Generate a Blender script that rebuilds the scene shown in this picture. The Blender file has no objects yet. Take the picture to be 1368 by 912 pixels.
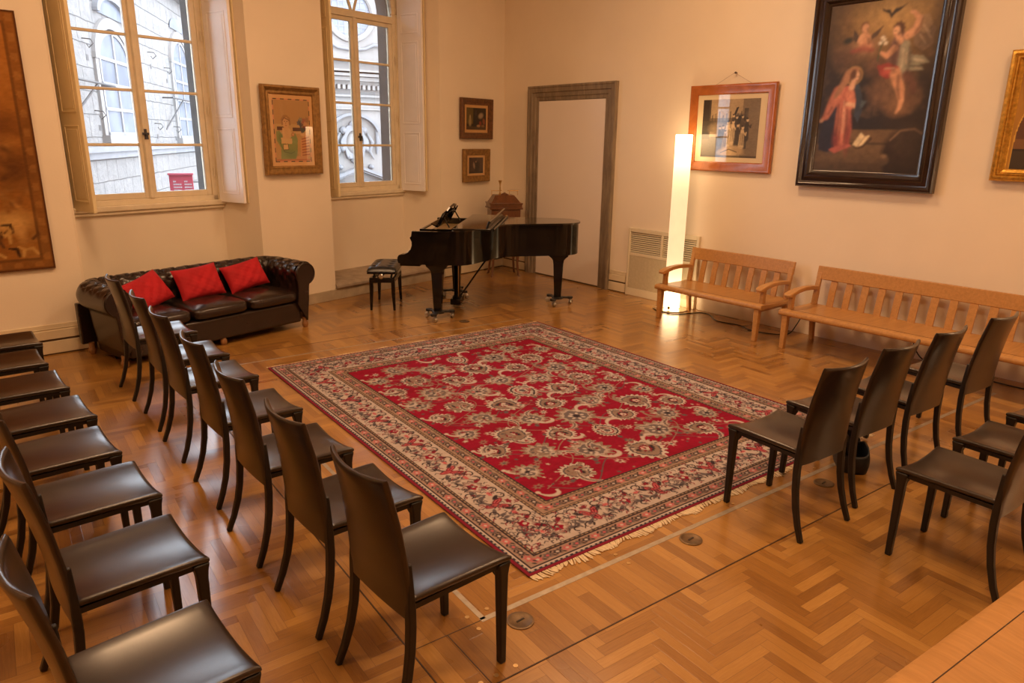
import bpy, math, random
import numpy as np
from mathutils import Vector, Matrix
random.seed(7); RNG = np.random.default_rng(7)
sc = bpy.context.scene
COL = sc.collection
PI = math.pi
def rad(a): return math.radians(a)
def S(r, g, b):
    return tuple(((c/255/12.92) if c/255 <= .04045 else ((c/255+.055)/1.055)**2.4) for c in (r, g, b))

# ------------------------------------------------------------------ mesh helpers
class MB:
    def __init__(s): s.v = []; s.f = []
    def add(s, vs, fs, M=None):
        n = len(s.v)
        if M is not None: vs = [tuple(M @ Vector(p)) for p in vs]
        s.v += [tuple(p) for p in vs]; s.f += [tuple(i+n for i in f) for f in fs]; return s
    def box(s, x0, x1, y0, y1, z0, z1, M=None):
        vs = [(x, y, z) for z in (z0, z1) for y in (y0, y1) for x in (x0, x1)]
        return s.add(vs, [(0,2,3,1),(4,5,7,6),(0,1,5,4),(2,6,7,3),(0,4,6,2),(1,3,7,5)], M)
    def prism(s, poly, z0, z1, M=None):
        n = len(poly)
        ar = sum(poly[i][0]*poly[(i+1)%n][1]-poly[(i+1)%n][0]*poly[i][1] for i in range(n))
        if ar < 0: poly = poly[::-1]
        vs = [(p[0], p[1], z0) for p in poly]+[(p[0], p[1], z1) for p in poly]
        fs = [tuple(range(n-1, -1, -1)), tuple(range(n, 2*n))]+[(i, (i+1)%n, n+(i+1)%n, n+i) for i in range(n)]
        return s.add(vs, fs, M)
    def rings(s, rings, closed=False, caps=True, M=None):
        n = len(rings[0]); vs = [p for r in rings for p in r]; fs = []
        m = len(rings)
        for a in range(m if closed else m-1):
            b = (a+1) % m
            for i in range(n):
                j = (i+1) % n; fs.append((a*n+i, a*n+j, b*n+j, b*n+i))
        if caps and not closed:
            fs.append(tuple(range(n-1, -1, -1))); fs.append(tuple((m-1)*n+i for i in range(n)))
        return s.add(vs, fs, M)
    def tube(s, pts, r, n=10, M=None, closed=False):
        pts = [Vector(p) for p in pts]; rs = r if isinstance(r, (list, tuple)) else [r]*len(pts)
        rings = []; up = None
        for i, p in enumerate(pts):
            if closed: t = pts[(i+1) % len(pts)]-pts[i-1]
            else: t = pts[min(i+1, len(pts)-1)]-pts[max(i-1, 0)]
            t.normalize()
            if up is None:
                up = Vector((0,0,1)) if abs(t.z) < .9 else Vector((1,0,0))
            a = t.cross(up); a.normalize(); b = a.cross(t); b.normalize(); up = b
            rings.append([p+(a*math.cos(2*PI*k/n)+b*math.sin(2*PI*k/n))*rs[i] for k in range(n)])
        return s.rings(rings, closed=closed, M=M)
    def bar(s, pts, secs, side=(0,1,0), M=None):
        """rectangular bar along pts; secs (w along side, h); """
        pts = [Vector(p) for p in pts]; sd = Vector(side).normalized(); rings = []
        if not isinstance(secs, list): secs = [secs]*len(pts)
        for i, p in enumerate(pts):
            t = (pts[min(i+1, len(pts)-1)]-pts[max(i-1, 0)]).normalized()
            b = sd.cross(t).normalized(); w, h = secs[i]
            rings.append([p-sd*w/2-b*h/2, p+sd*w/2-b*h/2, p+sd*w/2+b*h/2, p-sd*w/2+b*h/2])
        return s.rings(rings, M=M)
    def lathe(s, prof, n=20, c=(0,0,0), M=None):
        rings = [[(c[0]+r*math.cos(2*PI*k/n), c[1]+r*math.sin(2*PI*k/n), c[2]+z) for k in range(n)] for r, z in prof]
        return s.rings(rings, M=M)
    def grid(s, fn, nu, nv, cu=False, M=None):
        vs = [fn(i/(nu if cu else nu-1), j/(nv-1)) for j in range(nv) for i in range(nu)]; fs = []
        for j in range(nv-1):
            for i in range(nu if cu else nu-1):
                k = (i+1) % nu; fs.append((j*nu+i, j*nu+k, (j+1)*nu+k, (j+1)*nu+i))
        return s.add(vs, fs, M)
    def frame(s, x0, x1, z0, z1, prof, M=None):
        """mitred frame in xz plane facing -y; prof = [(inset, y)] closed profile"""
        rings = []
        for (sx, sz) in ((0,0),(1,0),(1,1),(0,1)):
            rings.append([((x0+i if sx == 0 else x1-i), y, (z0+i if sz == 0 else z1-i)) for i, y in prof])
        return s.rings(rings, closed=True, M=M)

def recalc(me):
    import bmesh
    bm = bmesh.new(); bm.from_mesh(me); bmesh.ops.recalc_face_normals(bm, faces=bm.faces); bm.to_mesh(me); bm.free()
def ob(name, mb, mat, parent=None, smooth=None, bevel=0, seg=2, loc=None, rotz=None, sub=0):
    me = bpy.data.meshes.new(name); me.from_pydata(mb.v, [], mb.f); me.update(); recalc(me)
    if mat: me.materials.append(mat)
    if smooth is not None:
        me.polygons.foreach_set('use_smooth', [True]*len(me.polygons))
        if smooth < 179: me.set_sharp_from_angle(angle=rad(smooth))
    o = bpy.data.objects.new(name, me); COL.objects.link(o)
    if bevel:
        b = o.modifiers.new('Bevel', 'BEVEL'); b.width = bevel; b.segments = seg; b.limit_method = 'ANGLE'; b.angle_limit = rad(40)
        if smooth is None:
            me.polygons.foreach_set('use_smooth', [True]*len(me.polygons)); me.set_sharp_from_angle(angle=rad(35))
            b.harden_normals = False
    if sub:
        b = o.modifiers.new('Subdivision', 'SUBSURF'); b.levels = sub; b.render_levels = sub
    if parent: o.parent = parent
    if loc is not None: o.location = loc
    if rotz is not None: o.rotation_euler = (0, 0, rotz)
    return o
def tag(o, label, cat=None, group=None):
    o['label'] = label
    if cat: o['category'] = cat
    if group: o['group'] = group
    return o
def struct(o): o['kind'] = 'structure'; return o
def thing(name, label, cat, loc=(0,0,0), rotz=0, group=None):
    o = bpy.data.objects.new(name, None); COL.objects.link(o); o.empty_display_size = .1
    o.location = loc; o.rotation_euler = (0, 0, rotz); return tag(o, label, cat, group)
def copy_tree(o, parent=None):
    c = o.copy(); COL.objects.link(c)
    if parent: c.parent = parent
    for ch in list(o.children):
        copy_tree(ch, c)
    return c

# ------------------------------------------------------------------ materials
class NT:
    def __init__(s, name):
        s.m = bpy.data.materials.new(name); s.m.use_nodes = True; s.t = s.m.node_tree; s.n = s.t.nodes; s.l = s.t.links
        s.b = s.n['Principled BSDF']
    def node(s, typ, **kw):
        x = s.n.new(typ)
        for k, v in kw.items(): setattr(x, k, v)
        return x
    def link(s, a, b): s.l.new(a, b)
    def m_(s, op, a, b=None, c=None):
        x = s.n.new('ShaderNodeMath'); x.operation = op
        for i, q in enumerate((a, b, c)):
            if q is None: continue
            if isinstance(q, (int, float)): x.inputs[i].default_value = q
            else: s.l.new(q, x.inputs[i])
        return x.outputs[0]
    def mix(s, f, a, b, mode='MIX'):
        x = s.n.new('ShaderNodeMix'); x.data_type = 'RGBA'; x.blend_type = mode
        for sock, q in ((x.inputs[0], f), (x.inputs[6], a), (x.inputs[7], b)):
            if isinstance(q, (int, float)): sock.default_value = q
            elif isinstance(q, tuple): sock.default_value = (*q[:3], 1)
            else: s.l.new(q, sock)
        return x.outputs[2]
    def ramp(s, f, stops):
        x = s.n.new('ShaderNodeValToRGB'); e = x.color_ramp.elements
        while len(e) < len(stops): e.new(.5)
        for k, (p, c) in enumerate(stops): e[k].position = p; e[k].color = (*c[:3], 1)
        s.l.new(f, x.inputs[0]); return x.outputs[0]
    def noise(s, vec, scale, detail=3, rough=.5, dist=0):
        x = s.n.new('ShaderNodeTexNoise'); x.inputs['Scale'].default_value = scale; x.inputs['Detail'].default_value = detail
        x.inputs['Roughness'].default_value = rough; x.inputs['Distortion'].default_value = dist
        if vec is not None: s.l.new(vec, x.inputs['Vector'])
        return x.outputs['Fac']
    def coords(s, kind='Object', scale=None, rot=None):
        t = s.n.new('ShaderNodeTexCoord'); o = t.outputs[kind]
        if scale or rot:
            mp = s.n.new('ShaderNodeMapping')
            if scale: mp.inputs['Scale'].default_value = scale
            if rot: mp.inputs['Rotation'].default_value = rot
            s.l.new(o, mp.inputs[0]); o = mp.outputs[0]
        return o
    def bump(s, h, strength=.2, dist=.01):
        x = s.n.new('ShaderNodeBump'); x.inputs['Strength'].default_value = strength; x.inputs['Distance'].default_value = dist
        s.l.new(h, x.inputs['Height']); s.l.new(x.outputs[0], s.b.inputs['Normal'])
    def set(s, color=None, rough=.5, metal=0, spec=.5, coat=0, coatr=.1):
        if color is not None:
            if isinstance(color, tuple): s.b.inputs['Base Color'].default_value = (*color, 1)
            else: s.l.new(color, s.b.inputs['Base Color'])
        s.b.inputs['Roughness'].default_value = rough; s.b.inputs['Metallic'].default_value = metal
        s.b.inputs['Specular IOR Level'].default_value = spec
        s.b.inputs['Coat Weight'].default_value = coat; s.b.inputs['Coat Roughness'].default_value = coatr
        return s.m
def mottled(name, c, rough=.5, var=.15, scale=6, bump=0, bscale=80, metal=0, spec=.5, coat=0, coatr=.1):
    t = NT(name); v = t.coords()
    n = t.noise(v, scale, 4)
    lo = tuple(x*(1-var) for x in c); hi = tuple(min(1, x*(1+var)) for x in c)
    col = t.ramp(n, [(.3, lo), (.7, hi)])
    if bump: t.bump(t.noise(v, bscale, 3), bump, .004)
    return t.set(col, rough, metal, spec, coat, coatr)
def wood(name, c1, c2, rough=.4, scale=(3, 40, 40), coat=0, spec=.5):
    t = NT(name); v = t.coords(scale=scale)
    n = t.noise(v, 1.0, 5, .6, .6)
    col = t.ramp(n, [(.3, c1), (.7, c2)])
    t.bump(n, .05, .003)
    return t.set(col, rough, 0, spec, coat, .15)

M = {}
M['wall'] = mottled('cream_plaster', (.82, .72, .575), .85, .03, 1.5, .12, 60)
M['ceiling'] = mottled('white_plaster', (.80, .74, .64), .9, .03, 1.5)
M['panel'] = mottled('blank_door_plaster', (.83, .76, .70), .7, .02, 1.2)
M['skirt'] = mottled('skirting_paint', (.70, .60, .42), .45, .06, 5)
M['groove'] = mottled('skirting_groove', (.10, .06, .03), .7)
M['pietra'] = wood('streaked_grey_sandstone', (.16, .12, .08), (.30, .235, .16), .7, (14, 14, 3))
M['stone'] = mottled('ledge_stone', (.34, .27, .20), .6, .2, 9, .3, 50)
M['stoneplinth'] = mottled('stone_plinth', (.42, .35, .25), .65, .15, 8, .2, 50)
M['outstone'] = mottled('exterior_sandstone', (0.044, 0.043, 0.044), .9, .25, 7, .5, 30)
M['winwood'] = mottled('painted_window_wood', (.76, .67, .50), .45, .06, 10)
M['shutter'] = mottled('white_shutter_paint', (.93, .91, .92), .45, .03, 4)
M['shutterback'] = mottled('lamplit_cream_shutter_paint', (.80, .68, .42), .5, .05, 5)  # warm lamplight on the left leaf is put into this yellow colour
M['leather'] = mottled('dark_brown_leather', (.017, .0095, .007), .28, .25, 12, .04, 260, spec=.65, coat=.25, coatr=.22)
M['leatherleg'] = mottled('dark_leg_leather', (.009, .006, .005), .42, .2, 15, .08, 220)
M['sofa'] = mottled('sofa_leather', (.022, .012, .009), .27, .35, 9, .10, 150, spec=.6)
M['sofafoot'] = wood('turned_bun_wood', (.20, .09, .03), (.33, .16, .06), .35)
M['pillow'] = mottled('red_cotton', (.44, .006, .014), .8, .16, 7, .5, 320)
M['piano'] = mottled('black_piano_lacquer', (.004, .003, .003), .10, .1, 5, spec=.42)
M['pianotop'] = mottled('black_lid_lacquer', (.006, .005, .004), .13, .1, 5, spec=.7, coat=.5, coatr=.08)
M['ivory'] = mottled('ivory_keys', (.75, .68, .54), .25, .03)
M['gold'] = mottled('gold_iron_plate', (.65, .42, .13), .35, .15, 8, metal=.9)
M['brass'] = mottled('aged_brass', (.60, .38, .13), .3, .2, 15, metal=1)
M['steel'] = mottled('castor_steel', (.55, .54, .52), .3, .1, 15, metal=1)
M['blackmetal'] = mottled('black_metal', (.012, .011, .011), .4, .1, 15)
M['rubber'] = mottled('black_rubber', (.015, .014, .014), .6)
M['stoolleather'] = mottled('black_stool_leather', (.012, .011, .012), .28, .2, 8, .1, 200, spec=.6)
M['mahog'] = wood('reddish_desk_wood', (.095, .034, .012), (.17, .062, .022), .3, (30, 5, 30), .3)
M['bench'] = wood('beech_bench_wood', (.40, .20, .060), (.53, .275, .09), .36, (40, 2.5, 40), .15)
M['printframe'] = wood('cherry_frame_wood', (.30, .085, .018), (.46, .145, .035), .25, (8, 30, 8), .4)
M['blackframe'] = mottled('ebonised_frame', (.020, .010, .008), .22, .3, 9, .05, 60, spec=.6, coat=.3)
M['goldframe'] = mottled('gilded_frame', (.62, .36, .07), .30, .25, 40, .3, 90, metal=.85)
M['oldgold'] = mottled('dull_gilt_frame', (.30, .165, .05), .42, .3, 25, .4, 120, metal=.35)
M['darkgilt'] = mottled('dark_brown_frame', (.13, .055, .02), .35, .35, 25, .3, 100)
M['radcase'] = mottled('cream_radiator_enamel', (.70, .62, .45), .45, .03, 4)
M['radpanel'] = mottled('beige_radiator_panel', (.52, .45, .30), .6, .06, 30, .2, 300)
M['dark'] = mottled('dark_recess', (.03, .02, .012), .8)
M['cable'] = mottled('black_cable', (.012, .012, .012), .5)
M['bag'] = mottled('black_nylon', (.012, .011, .011), .55, .2, 20, .3, 300)
M['strip'] = mottled('brushed_aluminium_strip', (.42, .36, .28), .42, .12, 30, metal=.55)
M['floorbox'] = mottled('bronze_floor_outlet', (.16, .10, .05), .45, .2, 40, metal=.5)
M['seam'] = mottled('dark_floor_seam', (.05, .022, .008), .6)
M['screw'] = mottled('brass_screw', (.6, .4, .18), .35, .1, 40, metal=.8)
M['fringe'] = mottled('cream_fringe_yarn', (.62, .50, .33), .95, .12, 60)
M['nail'] = mottled('iron_nail', (.08, .05, .03), .5)
M['wire'] = mottled('picture_wire', (.30, .20, .12), .5)
M['lampbase'] = mottled('lamp_base_metal', (.55, .46, .32), .3, .05, 10, metal=.8)
M['outwhite'] = mottled('white_window_timber', (0.223, 0.217, 0.229), .7, .05)
M['outglass'] = mottled('pale_reflecting_glass', (0.145, 0.161, 0.198), .25, .25, 2.2)
M['plasterout'] = mottled('pale_facade_plaster', (0.223, 0.207, 0.198), .9, .04, 1.2, .1, 20)
M['plasterdet'] = mottled('grey_carved_stone', (0.176, 0.175, 0.185), .9, .1, 4, .3, 20)
M['iron'] = mottled('weathered_iron', (.06, .055, .055), .7)
M['road'] = mottled('street_paving', (.35, .34, .33), .9, .15, 3)
def m_leg():
    return M['leatherleg']
def mk_glass():
    t = NT('window_glass'); n = t.n
    tr = n.new('ShaderNodeBsdfTransparent'); gl = n.new('ShaderNodeBsdfGlossy'); gl.inputs['Roughness'].default_value = .02
    fr = n.new('ShaderNodeFresnel'); fr.inputs[0].default_value = 1.45; mx = n.new('ShaderNodeMixShader')
    nv = t.coords(); nn = t.noise(nv, 3, 2); bp = n.new('ShaderNodeBump'); bp.inputs['Strength'].default_value = .02; t.link(nn, bp.inputs['Height']); t.link(bp.outputs[0], gl.inputs['Normal'])
    t.link(fr.outputs[0], mx.inputs[0]); t.link(tr.outputs[0], mx.inputs[1]); t.link(gl.outputs[0], mx.inputs[2])
    t.link(mx.outputs[0], n['Material Output'].inputs[0]); return t.m
M['glass'] = mk_glass()
def mk_lamp():
    t = NT('glowing_lamp_diffuser'); v = t.coords()
    sep = t.node('ShaderNodeSeparateXYZ'); t.link(v, sep.inputs[0])
    n = t.noise(v, 8, 2)
    # three tubes inside, stronger near the two ends of the tube where the bulbs sit
    z = t.m_('DIVIDE', sep.outputs[2], 2.0)
    e = t.m_('POWER', t.m_('ABSOLUTE', t.m_('SUBTRACT', t.m_('MULTIPLY', z, 2.0), 1.0)), 5.0)
    st = t.m_('ADD', t.m_('MULTIPLY', e, 12.0), t.m_('ADD', 1.02, t.m_('MULTIPLY', n, .15)))
    t.set((.22, .20, .17), .5)
    t.b.inputs['Emission Color'].default_value = (1.0, .66, .34, 1); t.link(st, t.b.inputs['Emission Strength'])
    return t.m
M['lamp'] = mk_lamp()
def mk_canvas(name, rough=.6, coat=0, spec=.4, bump=0, bscale=500, coatr=.03):
    t = NT(name); a = t.node('ShaderNodeAttribute', attribute_name='Col')
    if bump: t.bump(t.noise(t.coords(), bscale, 2), bump, .003)
    return t.set(a.outputs['Color'], rough, 0, spec, coat, coatr)
M['rug'] = mk_canvas('woven_rug_pile', .95, 0, .15, .5, 350)
M['oil'] = mk_canvas('varnished_oil_painting', .45, .25, .5, .15, 200, .2)
M['print'] = mk_canvas('glazed_print', .5, 1.0, .5, coatr=.015)
M['tapestry'] = mk_canvas('woven_tapestry', .95, 0, .2, .5, 400)
M['signface'] = mk_canvas('enamel_sign', .5)

def mk_floor(plank=False):
    t = NT('plank_border_parquet' if plank else 'herringbone_parquet')
    pos = t.node('ShaderNodeNewGeometry').outputs['Position']
    mp = t.node('ShaderNodeMapping'); mp.inputs['Rotation'].default_value = (0, 0, rad(4)); t.link(pos, mp.inputs[0])
    sep = t.node('ShaderNodeSeparateXYZ'); t.link(mp.outputs[0], sep.inputs[0])
    w = .068 if plank else .051; n = 6
    x, y = sep.outputs[0], sep.outputs[1]
    u = t.m_('DIVIDE', x, w); v = t.m_('DIVIDE', y, w)
    if not plank:
        i = t.m_('FLOOR', u); j = t.m_('FLOOR', v); dij = t.m_('SUBTRACT', i, j)
        k = t.m_('FLOORED_MODULO', dij, 2*n); isH = t.m_('LESS_THAN', k, n-.5); q = t.m_('FLOOR', t.m_('DIVIDE', t.m_('ADD', dij, .5), 2*n))
        fu = t.m_('SUBTRACT', u, i); fv = t.m_('SUBTRACT', v, j)
        def sel(a, b): return t.m_('ADD', t.m_('MULTIPLY', a, isH), t.m_('MULTIPLY', b, t.m_('SUBTRACT', 1.0, isH)))
        ia = sel(q, i); ib = sel(j, q)
        across = sel(fv, fu)
        along = sel(t.m_('ADD', k, fu), t.m_('ADD', t.m_('SUBTRACT', 2*n-1, k), fv))
    else:
        L = 11.0
        i = t.m_('FLOOR', u); off = t.m_('MULTIPLY', t.m_('FRACT', t.m_('MULTIPLY', i, .381)), L)
        vv = t.m_('ADD', v, off); q = t.m_('FLOOR', t.m_('DIVIDE', vv, L))
        ia = i; ib = q; isH = None
        across = t.m_('SUBTRACT', u, i); along = t.m_('SUBTRACT', vv, t.m_('MULTIPLY', q, L)); n = L
    cmb = t.node('ShaderNodeCombineXYZ'); t.link(ia, cmb.inputs[0]); t.link(ib, cmb.inputs[1])
    if isH is not None: t.link(isH, cmb.inputs[2])
    wn = t.node('ShaderNodeTexWhiteNoise', noise_dimensions='3D'); t.link(cmb.outputs[0], wn.inputs[0])
    rnd = wn.outputs['Value']
    dA = t.m_('MULTIPLY', t.m_('MINIMUM', across, t.m_('SUBTRACT', 1.0, across)), w)
    dL = t.m_('MULTIPLY', t.m_('MINIMUM', along, t.m_('SUBTRACT', float(n), along)), w)
    d = t.m_('MINIMUM', dA, dL)
    edge = t.m_('SUBTRACT', 1.0, t.m_('MINIMUM', t.m_('DIVIDE', d, .0016), 1.0))
    gv = t.node('ShaderNodeCombineXYZ')
    t.link(t.m_('ADD', t.m_('MULTIPLY', across, 5.0), t.m_('MULTIPLY', rnd, 40)), gv.inputs[0]); t.link(t.m_('MULTIPLY', along, .35), gv.inputs[1])
    t.link(t.m_('MULTIPLY', rnd, 90), gv.inputs[2])
    g = t.noise(gv.outputs[0], 1.6, 4, .6, .5)
    tone = t.m_('ADD', t.m_('MULTIPLY', rnd, .56), t.m_('MULTIPLY', g, .52))
    col = t.ramp(tone, [(.12, (.19, .078, .016)), (.45, (.305, .142, .030)), (.75, (.39, .195, .044)), (1.0, (.50, .275, .075))])
    wear = t.noise(pos, .9, 4, .6)
    col = t.mix(t.m_('MULTIPLY', edge, .6), col, (.07, .025, .008))
    t.set(col, .25, 0, .5, .6, .17)
    rr = t.m_('ADD', .17, t.m_('ADD', t.m_('MULTIPLY', wear, .22), t.m_('MULTIPLY', rnd, .06))); t.link(rr, t.b.inputs['Roughness'])
    hh = t.m_('ADD', t.m_('MULTIPLY', edge, -1.0), t.m_('ADD', t.m_('MULTIPLY', g, .12), t.m_('MULTIPLY', t.noise(pos, 5, 2), .5))); t.bump(hh, .18, .003)
    return t.m
M['floor'] = mk_floor(); M['plank'] = mk_floor(True)
def mk_blocks():
    t = NT('rough_sandstone_blocks'); v = t.coords()
    br = t.node('ShaderNodeTexBrick'); br.inputs['Scale'].default_value = 1.0
    br.inputs['Brick Width'].default_value = .58; br.inputs['Row Height'].default_value = .40; br.inputs['Mortar Size'].default_value = .011
    br.inputs['Mortar Smooth'].default_value = .6
    mp = t.node('ShaderNodeMapping'); mp.inputs['Rotation'].default_value = (rad(90), 0, 0)
    dn = t.node('ShaderNodeTexNoise'); dn.inputs['Scale'].default_value = 2.5; t.link(v, dn.inputs['Vector'])
    ad = t.node('ShaderNodeVectorMath', operation='MULTIPLY_ADD'); t.link(dn.outputs['Color'], ad.inputs[0]); ad.inputs[1].default_value = (.05, .05, .04); t.link(v, ad.inputs[2])
    t.link(ad.outputs[0], mp.inputs[0]); t.link(mp.outputs[0], br.inputs['Vector'])
    br.inputs['Color1'].default_value = (0.192, 0.180, 0.174, 1); br.inputs['Color2'].default_value = (0.161, 0.151, 0.145, 1); br.inputs['Mortar'].default_value = (0.071, 0.066, 0.064, 1)
    n = t.noise(v, 4, 6, .65)
    col = t.mix(.45, br.outputs['Color'], t.ramp(n, [(.3, (0.130, 0.127, 0.130)), (.65, (0.223, 0.211, 0.201))]), 'MIX')
    t.bump(t.m_('ADD', t.m_('MULTIPLY', br.outputs['Fac'], -1.0), t.m_('MULTIPLY', n, 1.2)), .9, .06)
    return t.set(col, .95)
M['blocks'] = mk_blocks()

# ------------------------------------------------------------------ colour canvas (dyed / painted surfaces)
class Canvas:
    def __init__(s, w, h, res, bg):
        s.w, s.h, s.res = w, h, res; s.nx, s.ny = int(round(w/res))+1, int(round(h/res))+1
        s.X, s.Y = np.meshgrid(np.linspace(0, w, s.nx), np.linspace(0, h, s.ny))
        s.a = np.zeros((s.ny, s.nx, 3)); s.a[:] = S(*bg)
    def win(s, x0, x1, y0, y1):
        i0 = max(0, int(x0/s.w*(s.nx-1))); i1 = min(s.nx, int(x1/s.w*(s.nx-1))+2); j0 = max(0, int(y0/s.h*(s.ny-1))); j1 = min(s.ny, int(y1/s.h*(s.ny-1))+2)
        return slice(j0, max(j0, j1)), slice(i0, max(i0, i1))
    def put(s, w, mask, c):
        m = np.clip(mask, 0, 1)[..., None]; s.a[w] = s.a[w]*(1-m)+np.array(S(*c))*m
    def rect(s, x0, x1, y0, y1, c, al=1):
        w = s.win(x0, x1, y0, y1); X, Y = s.X[w], s.Y[w]; s.put(w, ((X >= x0)&(X <= x1)&(Y >= y0)&(Y <= y1))*al, c)
    def ell(s, cx, cy, rx, ry, c, rot=0, soft=.15, al=1, ser=0, nser=16):
        R = max(rx, ry)*(1+soft+ser)+.01; w = s.win(cx-R, cx+R, cy-R, cy+R); X, Y = s.X[w]-cx, s.Y[w]-cy
        if X.size == 0: return
        c_, s_ = math.cos(rot), math.sin(rot); U, V = (X*c_+Y*s_)/rx, (-X*s_+Y*c_)/ry
        r = np.hypot(U, V)
        if ser: r = r/(1+ser*np.cos(nser*np.arctan2(V, U)))
        s.put(w, (1+soft-r)/(2*soft)*al if soft > 0 else (r <= 1)*al, c)
    def stroke(s, pts, wd, c, al=1, soft=.35):
        P = np.array(pts, float); ws = wd if isinstance(wd, (list, tuple)) else [wd]*len(P)
        mw = max(ws)+.01; w = s.win(P[:,0].min()-mw, P[:,0].max()+mw, P[:,1].min()-mw, P[:,1].max()+mw); X, Y = s.X[w], s.Y[w]
        if X.size == 0: return
        best = np.full(X.shape, 9.)
        for k in range(len(P)-1):
            a, b = P[k], P[k+1]; d = b-a; L = d@d+1e-12; t = np.clip(((X-a[0])*d[0]+(Y-a[1])*d[1])/L, 0, 1)
            r = np.hypot(X-a[0]-t*d[0], Y-a[1]-t*d[1])/(ws[k]*(1-t)+ws[k+1]*t+1e-6); best = np.minimum(best, r)
        s.put(w, (1+soft-best)/(2*soft)*al, c)
    def poly(s, pts, c, al=1):
        P = np.array(pts, float); w = s.win(P[:,0].min(), P[:,0].max(), P[:,1].min(), P[:,1].max()); X, Y = s.X[w], s.Y[w]
        if X.size == 0: return
        ins = np.zeros(X.shape, bool); n = len(P)
        for k in range(n):
            (x1, y1), (x2, y2) = P[k], P[(k+1) % n]
            if y1 == y2: continue
            cr = ((Y < y1) != (Y < y2)) & (X < (x2-x1)*(Y-y1)/(y2-y1)+x1); ins ^= cr
        s.put(w, ins*al, c)
    def fnoise(s, sx, sy, oct=4, seed=0):
        r = np.random.default_rng(seed); out = np.zeros(s.X.shape); amp = 1; tot = 0
        for o in range(oct):
            n1, n2 = max(2, int(s.h/sy*2**o)+2), max(2, int(s.w/sx*2**o)+2); g = r.random((n1, n2))
            yy = np.linspace(0, n1-1.001, s.ny); xx = np.linspace(0, n2-1.001, s.nx); j = yy.astype(int); i = xx.astype(int); fy = (yy-j)[:, None]; fx = (xx-i)[None]
            fy = fy*fy*(3-2*fy); fx = fx*fx*(3-2*fx)
            q = g[j][:, i]*(1-fy)*(1-fx)+g[j+1][:, i]*fy*(1-fx)+g[j][:, i+1]*(1-fy)*fx+g[j+1][:, i+1]*fy*fx
            out += amp*q; tot += amp; amp *= .55
        return out/tot
    def modulate(s, n, lo, hi): s.a *= (lo+(hi-lo)*n)[..., None]
    def blur(s, n=1):
        for _ in range(n):
            p = np.pad(s.a, ((1, 1), (1, 1), (0, 0)), 'edge'); s.a = (p[1:-1, 1:-1]*4+p[:-2, 1:-1]*2+p[2:, 1:-1]*2+p[1:-1, :-2]*2+p[1:-1, 2:]*2+p[:-2, :-2]+p[2:, 2:]+p[:-2, 2:]+p[2:, :-2])/16
    def blend(s, mask, c): s.put((slice(None), slice(None)), mask, c)
def canvas_obj(name, cv, mat, M4, parent=None, depth=0):
    """flat coloured sheet: canvas (x, y) -> M4 @ (x, y, 0); closed with a thin back and edges when depth > 0"""
    nx, ny = cv.nx, cv.ny
    xs = np.stack([cv.X.ravel(), cv.Y.ravel(), np.zeros(nx*ny)], 1)
    R = np.array(M4.to_3x3()); tr = np.array(M4.translation); co = xs@R.T+tr
    j, i = np.meshgrid(np.arange(ny-1), np.arange(nx-1), indexing='ij'); a = (j*nx+i).ravel()
    q = np.stack([a, a+1, a+nx+1, a+nx], 1)
    nq = len(q); nv = len(co); extra_v = []; extra_f = []
    if depth:
        cs = np.array([[0,0,-depth],[cv.w,0,-depth],[cv.w,cv.h,-depth],[0,cv.h,-depth]])@R.T+tr; extra_v = cs
        co = np.vstack([co, cs]); k = [0, nx-1, nx*ny-1, nx*(ny-1)]
        b = [nv, nv+1, nv+2, nv+3]
        extra_f = [[b[3], b[2], b[1], b[0]]]+[[k[e], b[e], b[(e+1) % 4], k[(e+1) % 4]] for e in range(4)]
        q = np.vstack([q, np.array(extra_f)])
    me = bpy.data.meshes.new(name); me.vertices.add(len(co)); me.vertices.foreach_set('co', co.astype(np.float32).ravel())
    me.loops.add(q.size); me.loops.foreach_set('vertex_index', q.astype(np.int32).ravel())
    me.polygons.add(len(q)); me.polygons.foreach_set('loop_start', np.arange(0, q.size, 4, dtype=np.int32))
    me.update(calc_edges=True); me.validate()
    at = me.color_attributes.new('Col', 'FLOAT_COLOR', 'POINT'); cc = np.ones((len(co), 4), np.float32); cc[:nv, :3] = cv.a.reshape(-1, 3)
    if depth: cc[nv:, :3] = cv.a.reshape(-1, 3).mean(0)
    at.data.foreach_set('color', cc.ravel()); me.materials.append(mat)
    o = bpy.data.objects.new(name, me); COL.objects.link(o)
    if parent: o.parent = parent
    return o

# ------------------------------------------------------------------ camera and colour management
CAM_H = 1.95; YAW, PIT, ROLL, FPX = .8777197, .277511, .013868, 948.17
c_, s_ = math.cos(YAW), math.sin(YAW)
F = Vector((c_, s_, 0)); Rt = Vector((s_, -c_, 0)); U = Vector((0, 0, 1))
f3 = F*math.cos(PIT)-U*math.sin(PIT); u3 = U*math.cos(PIT)+F*math.sin(PIT); dn = -u3
cr, sr = math.cos(ROLL), math.sin(ROLL)
xr = Rt*cr-dn*sr; yd = Rt*sr+dn*cr
cd = bpy.data.cameras.new('camera'); cam = bpy.data.objects.new('camera', cd); COL.objects.link(cam)
cam.matrix_world = Matrix(((xr.x, -yd.x, -f3.x, 0), (xr.y, -yd.y, -f3.y, 0), (xr.z, -yd.z, -f3.z, CAM_H), (0, 0, 0, 1)))
cd.sensor_width = 36; cd.lens = FPX*36/1368; cd.clip_start = .05; cd.clip_end = 300
sc.camera = cam
sc.view_settings.view_transform = 'Standard'; sc.view_settings.look = 'None'; sc.view_settings.gamma = 1; sc.view_settings.use_curve_mapping = False
sc.view_settings.exposure = 0.0
sc.cycles.use_denoising = True
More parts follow.
